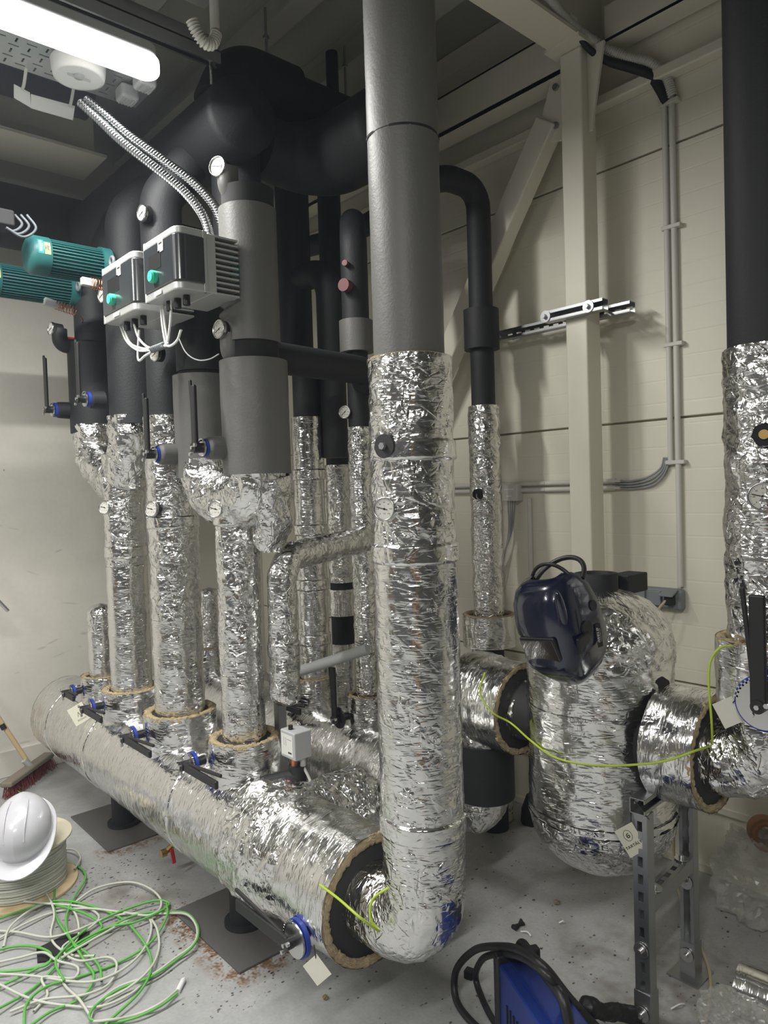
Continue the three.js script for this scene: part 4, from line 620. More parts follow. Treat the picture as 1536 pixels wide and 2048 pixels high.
// rails, cable trays and ceiling fittings
{
  const a = onY(98, 0, 3.2), b = onY(436, 122, 3.2); solo('ceiling_rail', 'double galvanised rail carrying the tube lamp', 'rail', [slotted(V(-1, 3.2, b.z), V(b.x, 3.2, b.z), .041, V(0, -1, 0), false), slotted(V(-1, 3.25, b.z), V(b.x, 3.25, b.z), .041, V(0, 1, 0), false)], M.zinc);
  const rdm = onY(421, 120, 3.2), re = onZ(422, 170, rdm.z); solo('threaded_rod', 'bare threaded rod hanging from the end of the lamp rail', 'rod', rod(V(rdm.x, re.y, rdm.z), V(rdm.x, CEIL - .15, rdm.z), .006, 10), M.steel);
  const tray = (label, x0, x1, y, z0, z1) => { const t = thing('cable_tray', label, 'cable tray', [(x0 + x1) / 2, y, (z0 + z1) / 2], 'perforated cable trays'); const s = new THREE.Shape(); s.moveTo(x0, z0); s.lineTo(x1, z0); s.lineTo(x1, z1); s.lineTo(x0, z1); s.closePath(); const w = z1 - z0; let k = 0;
    for (let x = x0 + .03; x < x1 - .04; x += .05, k++) for (let i = 0; i < 5; i++) { const zc = z0 + w * (.14 + .18 * i), long = (i + k) % 2 === 0; const hw = long ? .017 : .0035, hd = long ? .0035 : .014; const q = new THREE.Path(); q.moveTo(x - hw, zc - hd); q.lineTo(x + hw, zc - hd); q.lineTo(x + hw, zc + hd); q.lineTo(x - hw, zc + hd); q.closePath(); s.holes.push(q); }
    const g = new THREE.ExtrudeGeometry(s, { depth: .002, bevelEnabled: false }); g.rotateX(Math.PI / 2); g.translate(0, y + .002, 0); part(t, 'perforated_base', g, M.tray); part(t, 'side', bx(x0, x1, y, y + .06, z0 - .002, z0), M.tray); part(t, 'side', bx(x0, x1, y, y + .06, z1, z1 + .002), M.tray); return t; };
  tray('perforated cable tray behind the tube lamp, carrying the round white alarm', -.8, 1.27, 3.12, -2.86, -2.66);
  const p = onY(415, 12, 3.3); tray('perforated cable tray nearer the flexible conduit end', -.3, p.x, 3.3, p.z - .02, p.z + .2);
  // alarm
  const c = onY(158, 158, 3.05), t = thing('round_alarm', 'round white alarm disc under the cable tray', 'alarm', [c.x, c.y, c.z]); part(t, 'body', lathe(V(c.x, 3.05, c.z), PY, [[.001, .012], [.03, .01], [.075, .002], [.086, .004], [.09, .02], [.093, .055], [.085, .068], [.001, .068]], 64), M.white); part(t, 'centre_grille', [lathe(V(c.x, 3.05, c.z), PY, [[.02, .013], [.016, .003], [.001, .002]], 24), bx(c.x - .04, c.x + .04, 3.052, 3.056, c.z - .002, c.z + .002)], M.lightGrey);
  // folded white plate
  const q = [[28, 168], [60, 185], [62, 215], [28, 195]], e = [[62, 188], [150, 212], [146, 240], [62, 216]]; const pl = (pts) => { const v = pts.map((s) => onZ(s[0], s[1], -2.9)); const g = new THREE.BufferGeometry(); const th = V(0, 0, -.003); const P = []; for (const f of [0, 1]) for (const w of v) { const z = w.clone().addScaledVector(th, f); P.push(z.x, z.y, z.z); } g.setAttribute('position', new THREE.Float32BufferAttribute(P, 3)); g.setAttribute('uv', new THREE.Float32BufferAttribute(new Array(16).fill(0), 2)); g.setIndex([0, 2, 1, 0, 3, 2, 4, 5, 6, 4, 6, 7, 0, 1, 5, 0, 5, 4, 1, 2, 6, 1, 6, 5, 2, 3, 7, 2, 7, 6, 3, 0, 4, 3, 4, 7]); const n = g.toNonIndexed(); n.computeVertexNormals(); return n; };
  { const h1 = onZ(45, 178, -2.9), h2 = onZ(140, 212, -2.9); const fp = thing('folded_plate', 'folded white plate hanging below the cable tray', 'plate', h1.toArray()); part(fp, 'plate', pl(q), M.white); part(fp, 'plate', pl(e), M.white); for (const h of [h1, h2]) part(fp, 'hanger', tube([h, V(h.x, 3.08, -2.88), V(h.x, 3.13, -2.84)], .006), M.pvc); }
  for (const [u, v, lab] of [[255, 204, 'ribbed grey junction box below the tray end'], [290, 178, 'ribbed grey junction box tucked under the lamp end']]) { const w = onY(u, v, 3.06), j = thing('junction_box', lab, 'junction box', [w.x, 3.06, w.z]); part(j, 'box', bx(w.x - .035, w.x + .035, 3.06, 3.115, w.z - .035, w.z + .035, .012), M.lightGrey); for (let i = -2; i <= 2; i++) part(j, 'rib', bx(w.x + i * .012 - .002, w.x + i * .012 + .002, 3.057, 3.062, w.z - .026, w.z + .026), M.lightGrey); }
}
const corrug = (pts, r, n, k) => { const c = new THREE.CatmullRomCurve3(pts); const N = n, P = []; for (let i = 0; i <= N; i++) P.push(c.getPointAt(i / N)); return sweep(P, r, { seg: 18, fn: (s) => 1 + .2 * Math.sin(s * k), caps: [false, false] }); };
{ const P = (u, v, z) => onZ(u, v, z); const f1 = [[160, 205, -2.75], [190, 232, -2.7], [240, 280, -2.6], [310, 335, -2.45], [370, 385, -2.32], [408, 435, -2.22], [422, 480, -2.16]].map((q) => P(...q)), f2 = f1.map((q, i) => q.clone().add(V(.018 + i * .004, .012 + i * .005, .012)));
  solo('flexible_conduit', 'ribbed metal flexible conduit drooping from the tray to the finned control box', 'conduit', corrug(f1, .0135, 800, 460), M.chrome, 'ribbed conduits to the control boxes'); solo('flexible_conduit', 'second ribbed metal conduit lying just above its twin on the way to the control box', 'conduit', corrug(f2, .0135, 800, 460), M.chrome, 'ribbed conduits to the control boxes');
  const z = onY(415, 12, 3.3).z + .05; solo('hose_bend', 'grey corrugated hose bend leaving the nearer cable tray', 'hose', corrug([P(383, 40, z), P(392, 62, z), P(408, 85, z), P(424, 88, z), P(433, 66, z)], .018, 220, 620), M.pvc); solo('plastic_conduit', 'straight grey plastic conduit above the corrugated hose bend', 'conduit', rod(P(430, 60, z), P(426, -60, z), .017, 20), M.pvc); }
{ const t = thing('steel_beam', 'pale steel beam along the end wall showing between the black mains', 'beam', [-1, 3.3, -3.9]); part(t, 'flange', bx(XB, 1.5, 3.3, 3.315, -4.09, -3.75), M.paint); part(t, 'web', bx(XB, 1.5, 3.315, 3.6, -3.925, -3.915), M.paint); }
// ---------------------------------------------------------------- panel wall services
{
  const xw = XW - .014; const U = (u, v) => onX(u, v, xw);
  const z1 = U(1334, 500).z, z2 = U(1349, 500).z, yb = U(1335, 930).y, ys = U(1350, 1172).y, yt = U(1340, 195).y;
  const c1 = thing('plastic_conduit', 'cream conduit on the panel wall ending in bare curved cables', 'conduit', [xw, yb, z1]); part(c1, 'tube', rod(V(xw, yb, z1), V(xw, yt, z1), .011, 16), M.pvc);
  const c2 = thing('plastic_conduit', 'cream conduit on the panel wall running down to the grey socket', 'conduit', [xw, ys, z2]); part(c2, 'tube', rod(V(xw, ys, z2), V(xw, yt + .05, z2), .0115, 16), M.pvc);
  for (const [u, v] of [[1340, 205], [1340, 455], [1340, 690], [1340, 925]]) { const y = U(u, v).y; part(c2, 'clip', bx(xw - .014, XW, y - .008, y + .008, z1 - .018, z2 + .03, .003), M.pvc); }
  for (const [v, lab] of [[962, 'upper cream conduit running level along the panel wall'], [976, 'lower cream conduit running level along the panel wall']]) { const p = U(1232, v), t = thing('plastic_conduit', lab, 'conduit', [xw, p.y, p.z]); part(t, 'tube', rod(V(xw, p.y, p.z), V(xw, p.y, -4.3), .0105, 16), M.pvc); for (const z of [-1.62, -2.0, -2.4]) part(t, 'clip', bx(xw - .013, XW, p.y - .006, p.y + .006, z - .012, z + .012, .002), M.pvc); }
  const cb = thing('cable_bundle', 'four bare grey cables curving from the level conduits up into the conduit', 'cable', U(1290, 960).toArray()); for (let i = 0; i < 4; i++) part(cb, 'cable', tube([U(1225, 962 + i * 5), U(1262 + i * 4, 962 + i * 5), U(1300 + i * 4, 952 + i * 5), U(1322 + i * 3, 935 + i * 3), U(1328 + i * 4, 915)], .0042), M.cableGrey);
  // corrugated conduit and black hose coming down from the roof
  const pts = [[1075, -40], [1120, 25], [1150, 55], [1200, 90], [1248, 112], [1300, 125], [1330, 150], [1346, 195]]; const xs = [2.2, 2.4, 2.5, 2.62, 2.68, 2.72, 2.75, 2.76];
  solo('corrugated_conduit', 'pale corrugated conduit swooping from the roof beam to the panel wall', 'conduit', corrug(pts.map((p, i) => onX(p[0], p[1], xs[i])), .016, 520, 700), M.pvc);
  solo('foam_hose', 'black foam hose tied under the pale corrugated conduit', 'hose', sweep(new THREE.CatmullRomCurve3([[1150, 62], [1180, 100], [1215, 122], [1262, 135], [1300, 150], [1320, 178], [1334, 205]].map((p, i) => onX(p[0], p[1], [2.5, 2.58, 2.65, 2.7, 2.73, 2.75, 2.765][i]))).getPoints(60), .019, { seg: 20, fn: (s, L) => .55 + .45 * THREE.MathUtils.smoothstep(s, 0, L * .6) }), M.foam);
  solo('conduit_clamp', 'pale clamp holding the corrugated conduit to the roof beam', 'clamp', bx(...(() => { const p = onX(1140, 50, 2.48); return [p.x - .025, p.x + .025, p.y - .015, p.y + .03, p.z - .02, p.z + .02]; })(), .004), M.pvc);
  // socket strip
  const s0 = U(1290, 1190), s1 = U(1370, 1190), yS = U(1345, 1197).y; const so = thing('socket_strip', 'grey triple socket with one flap open on the panel wall', 'socket', [xw, yS - .05, (s0.z + s1.z) / 2]);
  part(so, 'housing', bx(XW - .045, XW, yS - .042, yS + .042, s0.z - .06, s1.z, .014), M.greyPlastic); for (let i = 0; i < 3; i++) { const z = s1.z - .04 - i * .068; const fl = part(so, 'flap', i ? bx(XW - .056, XW - .045, yS - .028, yS + .03, z - .028, z + .028, .004) : obox(V(XW - .07, yS + .03, z), V(.9, .35, 0).normalize(), V(-.35, .9, 0).normalize(), V(0, 0, 1), .028, .004, .028, .003), M.greyPlastic); if (!i) part(fl, 'plug', bx(XW - .075, XW - .045, yS - .02, yS + .015, z - .018, z + .018, .006), M.black); }
  solo('flat_cable', 'tan cable hanging from the grey socket down behind the strut stand to the floor', 'cable', tube([V(XW - .07, yS, s1.z - .05), V(XW - .09, yS - .05, s1.z - .08), V(XW - .06, .75, -1.5), onX(1345, 1640, 2.72), onX(1348, 1720, 2.7), onX(1362, 1800, 2.5), onY(1395, 1880, .008), onY(1418, 1940, .008), onY(1420, 1995, .008), onY(1408, 2060, .008), onY(1400, 2140, .008)], .0055, 8, 120), std({ color: lin(.5, .42, .28), roughness: .6 }));
  // junction box and cables under it
  const jb = U(1028, 985), j = thing('junction_box', 'small cream junction box with cables on the panel wall', 'junction box', [xw, jb.y - .04, jb.z]); part(j, 'box', bx(XW - .05, XW, jb.y - .04, jb.y + .04, jb.z - .045, jb.z + .045, .004), M.pvc); part(j, 'lid_label', [bx(XW - .052, XW - .05, jb.y + .012, jb.y + .02, jb.z - .03, jb.z + .03), bx(XW - .052, XW - .05, jb.y - .02, jb.y - .012, jb.z - .015, jb.z + .015)], M.white);
  for (let i = 0; i < 4; i++) part(j, 'cable', tube([V(XW - .03, jb.y - .04, jb.z - .025 + i * .014), V(XW - .04, jb.y - .2, jb.z - .02 + i * .005), V(XW - .06, jb.y - .5, jb.z - .1 - i * .02), V(XW - .05, jb.y - .8, jb.z - .2 - i * .02)], .0035), M.cableGrey);
  const cd = U(1060, 1060); solo('plastic_conduit', 'short cream conduit running down from the small junction box', 'conduit', rod(V(xw, .3, cd.z), V(xw, jb.y - .03, cd.z), .011, 14), M.pvc);
}
// ---------------------------------------------------------------- strut stand and tag
{
  const a = V(1.85, 0, -1.03), b = V(2.17, 0, -1.055), t = thing('strut_stand', 'galvanised slotted strut stand under the tank outlet flange', 'stand', [2.01, 0, -1.04]); const dx = b.clone().sub(a).normalize(), dz = V(-dx.z, 0, dx.x);
  part(t, 'leg', slotted(V(a.x, .006, a.z), V(a.x, .625, a.z), .041, dx), M.zinc); part(t, 'leg', slotted(V(b.x, .006, b.z), V(b.x, .625, b.z), .041, dx.clone().negate().multiplyScalar(1)), M.zinc);
  part(t, 'foot_plate', bx(a.x - .05, a.x + .06, 0, .006, a.z - .05, a.z + .05), M.zinc); part(t, 'foot_plate', bx(b.x - .06, b.x + .05, 0, .006, b.z - .05, b.z + .05), M.zinc);
  part(t, 'foot_socket', bx(a.x - .024, a.x + .024, 0, .12, a.z - .024, a.z + .024), M.zinc); part(t, 'foot_socket', bx(b.x - .024, b.x + .024, 0, .11, b.z - .024, b.z + .024), M.zinc);
  const rail = (y) => slotted(V(a.x - .02, y, a.z + .0), V(b.x + .02, y, b.z), .041, V(0, -1, 0));
  part(t, 'top_bar', slotted(V(a.x - .03, .65, a.z), V(b.x + .06, .65, b.z), .041, dz), M.zinc); part(t, 'cross_bar', slotted(V(a.x + .02, .36, a.z), V(b.x - .02, .36, b.z), .041, V(0, -1, 0)), M.zinc);
  for (const p of [V(a.x + .06, .383, a.z), V(b.x - .05, .383, b.z)]) { part(t, 'washer', rod(p, p.clone().add(V(0, .003, 0)), .02, 24), M.steel); part(t, 'bolt', rod(p, p.clone().add(V(0, .014, 0)), .008, 6), M.steel); }
  for (const [x, y, z] of [[a.x - .024, .24, a.z], [b.x - .024, .3, b.z], [b.x - .026, .07, b.z], [a.x - .026, .06, a.z]]) { part(t, 'washer', rod(V(x, y, z), V(x - .003, y, z), .021, 24), M.steel); part(t, 'bolt', rod(V(x, y, z), V(x - .014, y, z), .008, 6), M.steel); }
}
function tag(label, cx, w, h, n, ang, draw, wire) { // square paper tag hung by a wire
  n = n.clone().normalize(); const side = V(0, 1, 0).cross(n).normalize(), up = n.clone().cross(side); const t = thing('paper_tag', label, 'tag', cx.toArray(), undefined); const g = new THREE.BoxGeometry(w, h, .0012); g.rotateZ(ang); g.applyMatrix4(new THREE.Matrix4().makeBasis(side, up, n).setPosition(cx));
  const f = new THREE.PlaneGeometry(w, h); f.translate(0, 0, .0009); f.rotateZ(ang); f.applyMatrix4(new THREE.Matrix4().makeBasis(side, up, n).setPosition(cx)); part(t, 'card', g, M.paper); if (draw) part(t, 'writing', f, std({ map: canvasTex(256, Math.round(256 * h / w), draw), roughness: .8 }));
  if (wire) part(t, 'wire', tube(wire, .0015, 6), M.black); return t;
}
const ink = (g, w, h) => { g.fillStyle = '#dcdac8'; g.fillRect(0, 0, w, h); g.fillStyle = '#1a1a1a'; g.strokeStyle = '#1a1a1a'; g.textAlign = 'center'; g.textBaseline = 'middle'; };
tag('white tag reading TARTÁLY wired to the strut stand', atD(1262, 1680, 2.02), .055, .085, V(-.72, 0, .69), .52, (g, w, h) => { ink(g, w, h); g.lineWidth = 6; g.beginPath(); g.ellipse(w * .48, h * .32, w * .2, h * .19, 0, 0, 6.3); g.stroke(); g.font = 'bold 92px sans-serif'; g.fillText('6', w * .48, h * .33); g.font = 'bold 56px sans-serif'; g.fillText('TARTÁLY', w * .5, h * .68); }, [V(1.83, .62, -1.0), atD(1264, 1600, 2.03), atD(1262, 1645, 2.02)]);
tag('white tag numbered 1 hanging from the far lever on the front header', onX(158, 1428, 1.13), .075, .085, V(-.6, .1, .79), .5, (g, w, h) => { ink(g, w, h); g.lineWidth = 7; g.beginPath(); g.moveTo(w * .38, h * .62); g.lineTo(w * .5, h * .4); g.lineTo(w * .56, h * .6); g.stroke(); g.font = 'italic 44px serif'; g.fillText('Wilson', w * .5, h * .8); }, [V(1.14, .6, -3.61), onX(156, 1405, 1.13)]);
tag('white tag seen edge on below the large front valve', onX(634, 1940, 1.07), .06, .06, V(-.2, 0, .98).applyAxisAngle(PY, -.95), .78, null, [onX(628, 1890, 1.06), onX(630, 1905, 1.065), onX(632, 1918, 1.07)]);
tag('blank beige tag hanging below the large disc valve', onX(1457, 1425, 1.84), .052, .068, V(-.8, 0, .6), .45, null, [onX(1480, 1390, 1.83), onX(1466, 1405, 1.84)]);
// earth wires
solo('earth_wire', 'green and yellow wire draped from the feed flange across the tank to the outlet flange', 'wire', tube([onX(970, 1345, 1.83), onX(960, 1385, 1.8), onX(985, 1425, 1.8), onX(1020, 1445, 1.84), onX(1060, 1480, 1.8), onX(1110, 1515, 1.755), onX(1180, 1530, 1.75), onX(1260, 1530, 1.76), onX(1330, 1522, 1.8), onX(1395, 1500, 1.85), onX(1425, 1490, 1.93)], .0032, 8, 110), M.cableYG);
solo('earth_wire', 'green and yellow wire looping from the outlet flange up to the disc valve', 'wire', tube([onX(1425, 1488, 1.9), onX(1423, 1440, 1.86), onX(1418, 1370, 1.85), onX(1422, 1320, 1.85), onX(1440, 1296, 1.86), onX(1470, 1292, 1.9)], .0032, 8, 80), M.cableYG);
solo('earth_wire', 'green and yellow wire crossing the large valve to the foot of the front riser', 'wire', tube([onX(640, 1770, 1.14), onX(680, 1800, 1.1), onX(720, 1835, 1.1), onX(750, 1857, 1.14), onX(758, 1860, 1.17), onX(742, 1840, 1.16), onX(745, 1800, 1.17), onX(778, 1775, 1.2)], .0034, 8, 90), M.cableYG);
// ---------------------------------------------------------------- welding mask
{
  const t = thing('welding_mask', 'glossy navy welding mask with a dark visor hanging on the tank', 'mask', [0, 0, 0]); const navy = phys({ color: lin(.006, .0095, .03), roughness: .22, clearcoat: 1, clearcoatRoughness: .06 });
  // shell: stacked half sections, front = +z
  const prof = [[.155, .05, .03, 0], [.15, .075, .06, 0], [.135, .092, .088, 0], [.1, .105, .11, 0], [.05, .112, .122, 0], [.012, .113, .128, 0], [0, .113, .122, 0], [-.06, .108, .128, 0], [-.075, .104, .138, 0], [-.1, .096, .132, 0], [-.13, .084, .11, 0], [-.16, .068, .085, 0], [-.185, .046, .06, 0], [-.197, .026, .04, 0], [-.202, .005, .025, 0]];
  const N = 40, P = [], I = [], U = []; const fi = (k) => -1.95 + 3.9 * k / N; prof.forEach((q) => { for (let k = 0; k <= N; k++) { const a = fi(k), s = Math.sin(a), c = Math.cos(a); const e = .62; P.push(q[1] * Math.sign(s) * Math.abs(s) ** e, q[0], q[2] * Math.sign(c) * Math.abs(c) ** e - (c < 0 ? .0 : 0)); U.push(k / N, q[0]); } });
  for (let i = 0; i < prof.length - 1; i++) for (let k = 0; k < N; k++) { const a = i * (N + 1) + k, b = a + 1, c = a + N + 1, d = c + 1; I.push(a, c, b, b, c, d); }
  const g = new THREE.BufferGeometry(); g.setAttribute('position', new THREE.Float32BufferAttribute(P, 3)); g.setAttribute('uv', new THREE.Float32BufferAttribute(U, 2)); g.setIndex(I); g.computeVertexNormals();
  navy.side = THREE.DoubleSide; part(t, 'shell', g, navy);
  part(t, 'brow_stripe', (() => { const s = new THREE.SphereGeometry(1, 20, 20); s.scale(.016, .066, .02); s.rotateY(.7); s.rotateZ(-.12); s.translate(.088, .075, .083); return s; })(), navy, 'raised leaf shaped brow panel');
  part(t, 'visor_frame', obox(V(0, -.036, .122), V(1, 0, 0), V(0, .99, .1).normalize(), V(0, -.1, .99).normalize(), .066, .045, .006, .005), M.black); part(t, 'visor', obox(V(0, -.036, .1285), V(1, 0, 0), V(0, .99, .1).normalize(), V(0, -.1, .99).normalize(), .062, .039, .003, .002), phys({ color: lin(.03, .022, .022), roughness: .12, clearcoat: 1 }), 'dark smoky visor');
  part(t, 'side_knob', rod(V(.104, -.005, .03), V(.118, -.005, .03), .022, 24), M.black); part(t, 'side_knob', rod(V(.104, .04, -.03), V(.116, .04, -.03), .016, 20), M.black);
  part(t, 'side_vent', obox(V(.106, -.04, .055), V(.2, .5, .1).normalize(), V(-.5, .2, 0).normalize(), V(0, 0, 1), .03, .006, .03, .004), M.black);
  part(t, 'headband', [new THREE.TorusGeometry(.085, .006, 8, 40, Math.PI).translate(0, .1, -.02), new THREE.TorusGeometry(.09, .008, 8, 40, Math.PI * 1.2).rotateX(-1.1).translate(0, .12, -.05)], M.black, 'black ratchet headband');
  const tx = canvasTex(256, 96, (c, w, h) => { c.fillStyle = '#05070f'; c.fillRect(0, 0, w, h); c.fillStyle = '#d8d8da'; c.font = 'italic bold 54px sans-serif'; c.textAlign = 'center'; c.textBaseline = 'middle'; c.fillText('iWELD', w / 2, h * .36); c.font = '26px sans-serif'; c.fillText('FANTOM 4.6', w / 2, h * .78); });
  const pl = new THREE.PlaneGeometry(.07, .026); pl.rotateZ(1.3); pl.rotateY(Math.PI / 2); pl.translate(.1145, -.05, -.012); part(t, 'side_print', pl, std({ map: tx, roughness: .4 }), 'white side lettering');
  t.position.copy(atD(1122, 1243, 1.98)); t.scale.setScalar(.88); t.lookAt(t.position.clone().add(V(-.92, -.3, -.02))); t.rotateZ(.12);
}
// ---------------------------------------------------------------- welding machine
{
  const c0 = atD(997, 1925, 1.94); const p1 = onY(1078, 2048, c0.y), d = p1.clone().sub(c0).setY(0).normalize(); const q = onY(1088, 1922, c0.y); let s = V(-d.z, 0, d.x); if (s.dot(q.clone().sub(c0)) < 0) s.negate(); const w = .115, h = c0.y, L = .3; const at = (a, b, y) => c0.clone().setY(0).addScaledVector(d, a).addScaledVector(s, b).setY(y);
  const mid = at(L / 2, w / 2, 0), t = thing('welding_machine', 'blue portable welding machine with black ends standing on the floor', 'welder', [mid.x, 0, mid.z]); const bl = std({ color: lin(.012, .035, .22), roughness: .35, metalness: .2 });
  part(t, 'body', obox(at(L / 2, w / 2, h / 2 + .005), d, PY, s, L / 2, h / 2 - .008, w / 2, .006), bl); part(t, 'rear_panel', obox(at(-.008, w / 2, h / 2 + .01), d, PY, s, .014, h / 2 + .008, w / 2 + .008, .008), M.black); part(t, 'front_panel', obox(at(L, w / 2, h / 2), d, PY, s, .016, h / 2 + .004, w / 2 + .008, .008), M.black);
  part(t, 'carry_handle', sweep(bends([at(.0, w / 2, h), at(.02, w / 2, h + .06), at(L - .05, w / 2, h + .06), at(L - .02, w / 2, h)], .03), .013, { seg: 16 }), M.black); part(t, 'feet', [at(.03, .01, 0), at(.03, w - .01, 0), at(L - .03, .01, 0), at(L - .03, w - .01, 0)].map((p) => rod(p, p.clone().add(V(0, .014, 0)), .012, 12)), M.black);
  const vents = []; for (let i = 0; i < 9; i++) vents.push(obox(at(.05 + i * .02, -.001, h * .55), d, PY, s, .003, .04, .002)); part(t, 'vent_slots', vents, M.black); part(t, 'top_crease', obox(at(L / 2, .03, h - .001), d, PY, s, L / 2, .002, .002), bl);
  solo('welding_cable', 'thick black cable looping over the blue welding machine', 'cable', sweep(new THREE.CatmullRomCurve3([[1040, 2110, .02], [960, 2060, .02], [912, 1998, .03], [910, 1950, .08], [945, 1903, .2], [1000, 1893, .3], [1045, 1903, .36], [1090, 1935, .37], [1130, 1985, .3], [1170, 2030, .18], [1210, 2070, .06]].map((p) => onY(p[0], p[1], p[2]))).getPoints(120), .0105, { seg: 14 }), M.black);
  solo('welding_cable', 'second black cable looping inside the first beside the welding machine', 'cable', sweep(new THREE.CatmullRomCurve3([[1020, 2090, .02], [975, 2020, .02], [952, 1960, .05], [962, 1922, .15], [1000, 1908, .27], [1050, 1918, .35], [1100, 1955, .36], [1140, 2005, .26], [1190, 2065, .08]].map((p) => onY(p[0], p[1], p[2]))).getPoints(110), .0095, { seg: 14 }), M.black);
  const g0 = onY(1120, 2040, .1), gr = thing('electrode_holder', 'black electrode holder with a red button in front of the welding machine', 'holder', [g0.x, .0, g0.z]); part(gr, 'grip', sweep(new THREE.CatmullRomCurve3([onY(1075, 2025, .2), onY(1110, 2020, .21), onY(1150, 2035, .2), onY(1180, 2060, .12)]).getPoints(30), .028, { seg: 20, dome: [.02, .02], amp: .002 }), M.blackMatte); part(gr, 'button', rod(onY(1103, 2042, .232), onY(1103, 2042, .245), .008, 12), M.red, 'red button');
  solo('leather_strap', 'black crumpled strap lying between the welding machine and the strut stand', 'strap', sweep(new THREE.CatmullRomCurve3([onY(1165, 2012, .14), onY(1210, 2022, .09), onY(1260, 2030, .05), onY(1300, 2032, .04)]).getPoints(40), .022, { amp: .008, seg: 18, dome: [.02, .02] }), M.black);
}
// ---------------------------------------------------------------- cable reel, helmet, broom
{
  const cx = .785, cz = -3.13, t = thing('cable_reel', 'wooden cable reel wound with grey green cable', 'reel', [cx, 0, cz]); const disc = (y, R, h) => lathe(V(cx, y, cz), PY, [[.001, 0], [R - .002, 0], [R, .002], [R, h - .002], [R - .002, h], [.001, h]], 72);
  const woodTex = colorTex(256, 256, (u, v) => { const k = .5 + .5 * Math.sin((u * 14 + pA(u * 4, v * 18, 4, 18) * 1.6) * 6.28); const g = .03 * pB(u * 50, v * 9, 50, 9); return [.83 + .04 * k + g, .74 + .05 * k + g, .58 + .06 * k + g]; });
  const wd = std({ map: woodTex, roughness: .7 }); part(t, 'bottom_disc', disc(0, .205, .012), wd, 'plywood disc'); part(t, 'top_disc', disc(.192, .19, .01), std({ color: lin(.62, .58, .44), roughness: .75 }), 'pale plywood disc');
  for (let i = 0; i < 17; i++) part(t, 'cable_turn', new THREE.TorusGeometry(.158 + (i % 2) * .0025, .0056, 8, 64).rotateX(Math.PI / 2).rotateZ((i % 3 - 1) * .012).translate(cx, .018 + i * .0102, cz), M.cableWhite); part(t, 'core', rod(V(cx, .01, cz), V(cx, .193, cz), .152, 48), M.cableGrey);
  // hard hat
  const hx = onY(48, 1690, .22), hh = thing('hard_hat', 'white hard hat lying on the cable reel', 'hard hat', [hx.x, .202, hx.z]); const hm = phys({ color: lin(.6, .6, .64), roughness: .3, clearcoat: .6, clearcoatRoughness: .15 });
  const P = [], U = [], I = [], R1 = 40, R2 = 20; const c = V(0, 0, 0); for (let i = 0; i <= R2; i++) for (let j = 0; j <= R1; j++) { const th = i / R2 * Math.PI / 2, ph = j / R1 * 6.28318; let a = .108, b = .132, k = Math.sin(th) ** .82, y = .135 * Math.cos(th) ** .85; const rib = .007 * Math.exp(-(((Math.sin(ph) * k * a) / .022) ** 2)) * Math.sin(th * 2); P.push(Math.sin(ph) * k * a * (1 + .03 * Math.cos(ph)), y + rib, Math.cos(ph) * k * b); U.push(j / R1, i / R2); }
  for (let i = 0; i < R2; i++) for (let j = 0; j < R1; j++) { const a = i * (R1 + 1) + j, b = a + 1, d = a + R1 + 1, e = d + 1; I.push(a, d, b, b, d, e); }
  const g = new THREE.BufferGeometry(); g.setAttribute('position', new THREE.Float32BufferAttribute(P, 3)); g.setAttribute('uv', new THREE.Float32BufferAttribute(U, 2)); g.setIndex(I); g.computeVertexNormals();
  const brim = (() => { const s = new THREE.Shape(); for (let j = 0; j <= 48; j++) { const ph = j / 48 * 6.28318, f = Math.cos(ph), ex = .012 + (f > 0 ? .05 * f ** 1.5 : .0); const x = Math.sin(ph) * (.108 + ex * .8), y = f * (.132 + ex); j ? s.lineTo(x, y) : s.moveTo(x, y); } const q = new THREE.ExtrudeGeometry(s, { depth: .003, bevelEnabled: true, bevelSize: .002, bevelThickness: .002, bevelSegments: 2 }); q.rotateX(Math.PI / 2); q.translate(0, .004, 0); return q; })();
  const mk = (geo, name, m) => { const me = new THREE.Mesh(geo, m); me.name = name; hh.add(me); return me; };
  hm.side = THREE.DoubleSide; mk(g, 'shell', hm); mk(brim, 'brim', hm); mk(merge([new THREE.TorusGeometry(.098, .006, 8, 40).rotateX(Math.PI / 2).scale(1, 2, 1.2).translate(0, .0, 0)]), 'headband', M.black);
  { const rg = []; for (const s of [-1, 1]) rg.push(tube([V(s * .03, .128, -.05), V(s * .036, .135, .0), V(s * .036, .124, .06), V(s * .034, .09, .1)], .003, 6)); mk(merge(rg), 'crown_ridge', hm); }
  hh.rotation.set(.62, -.15, .0, 'YXZ'); hh.rotation.y = -.5; hh.position.y = .275;
  // broom
  const b0 = onY(12, 1592, .03), b1 = onY(100, 1527, .03), bt = thing('broom', 'wooden broom with dark red bristles leaning on the end wall', 'broom', b0.clone().lerp(b1, .5).toArray()); const bd = b1.clone().sub(b0).setY(0), L = bd.length(); bd.normalize(); const bs = V(-bd.z, 0, bd.x), m = b0.clone().lerp(b1, .5);
  part(bt, 'head', obox(m.clone().setY(.085), bd, PY, bs, L / 2, .014, .032, .01), std({ color: lin(.22, .19, .15), roughness: .8 })); const br = rng(5), bl = []; for (let i = 0; i < 420; i++) { const a = (br() - .5) * L * .96, s = (br() - .5) * .05; const p = m.clone().addScaledVector(bd, a).addScaledVector(bs, s); bl.push(rod(p.clone().setY(.075), p.clone().addScaledVector(bd, (br() - .5) * .02 + a * .05).addScaledVector(bs, (br() - .5) * .05).setY(.003 + br() * .01), .0014, 4)); }
  const bm = part(bt, 'bristles', bl, std({ color: lin(.22, .05, .05), roughness: .8 }), 'dark red bristles'); bm.userData.kind = 'stuff';
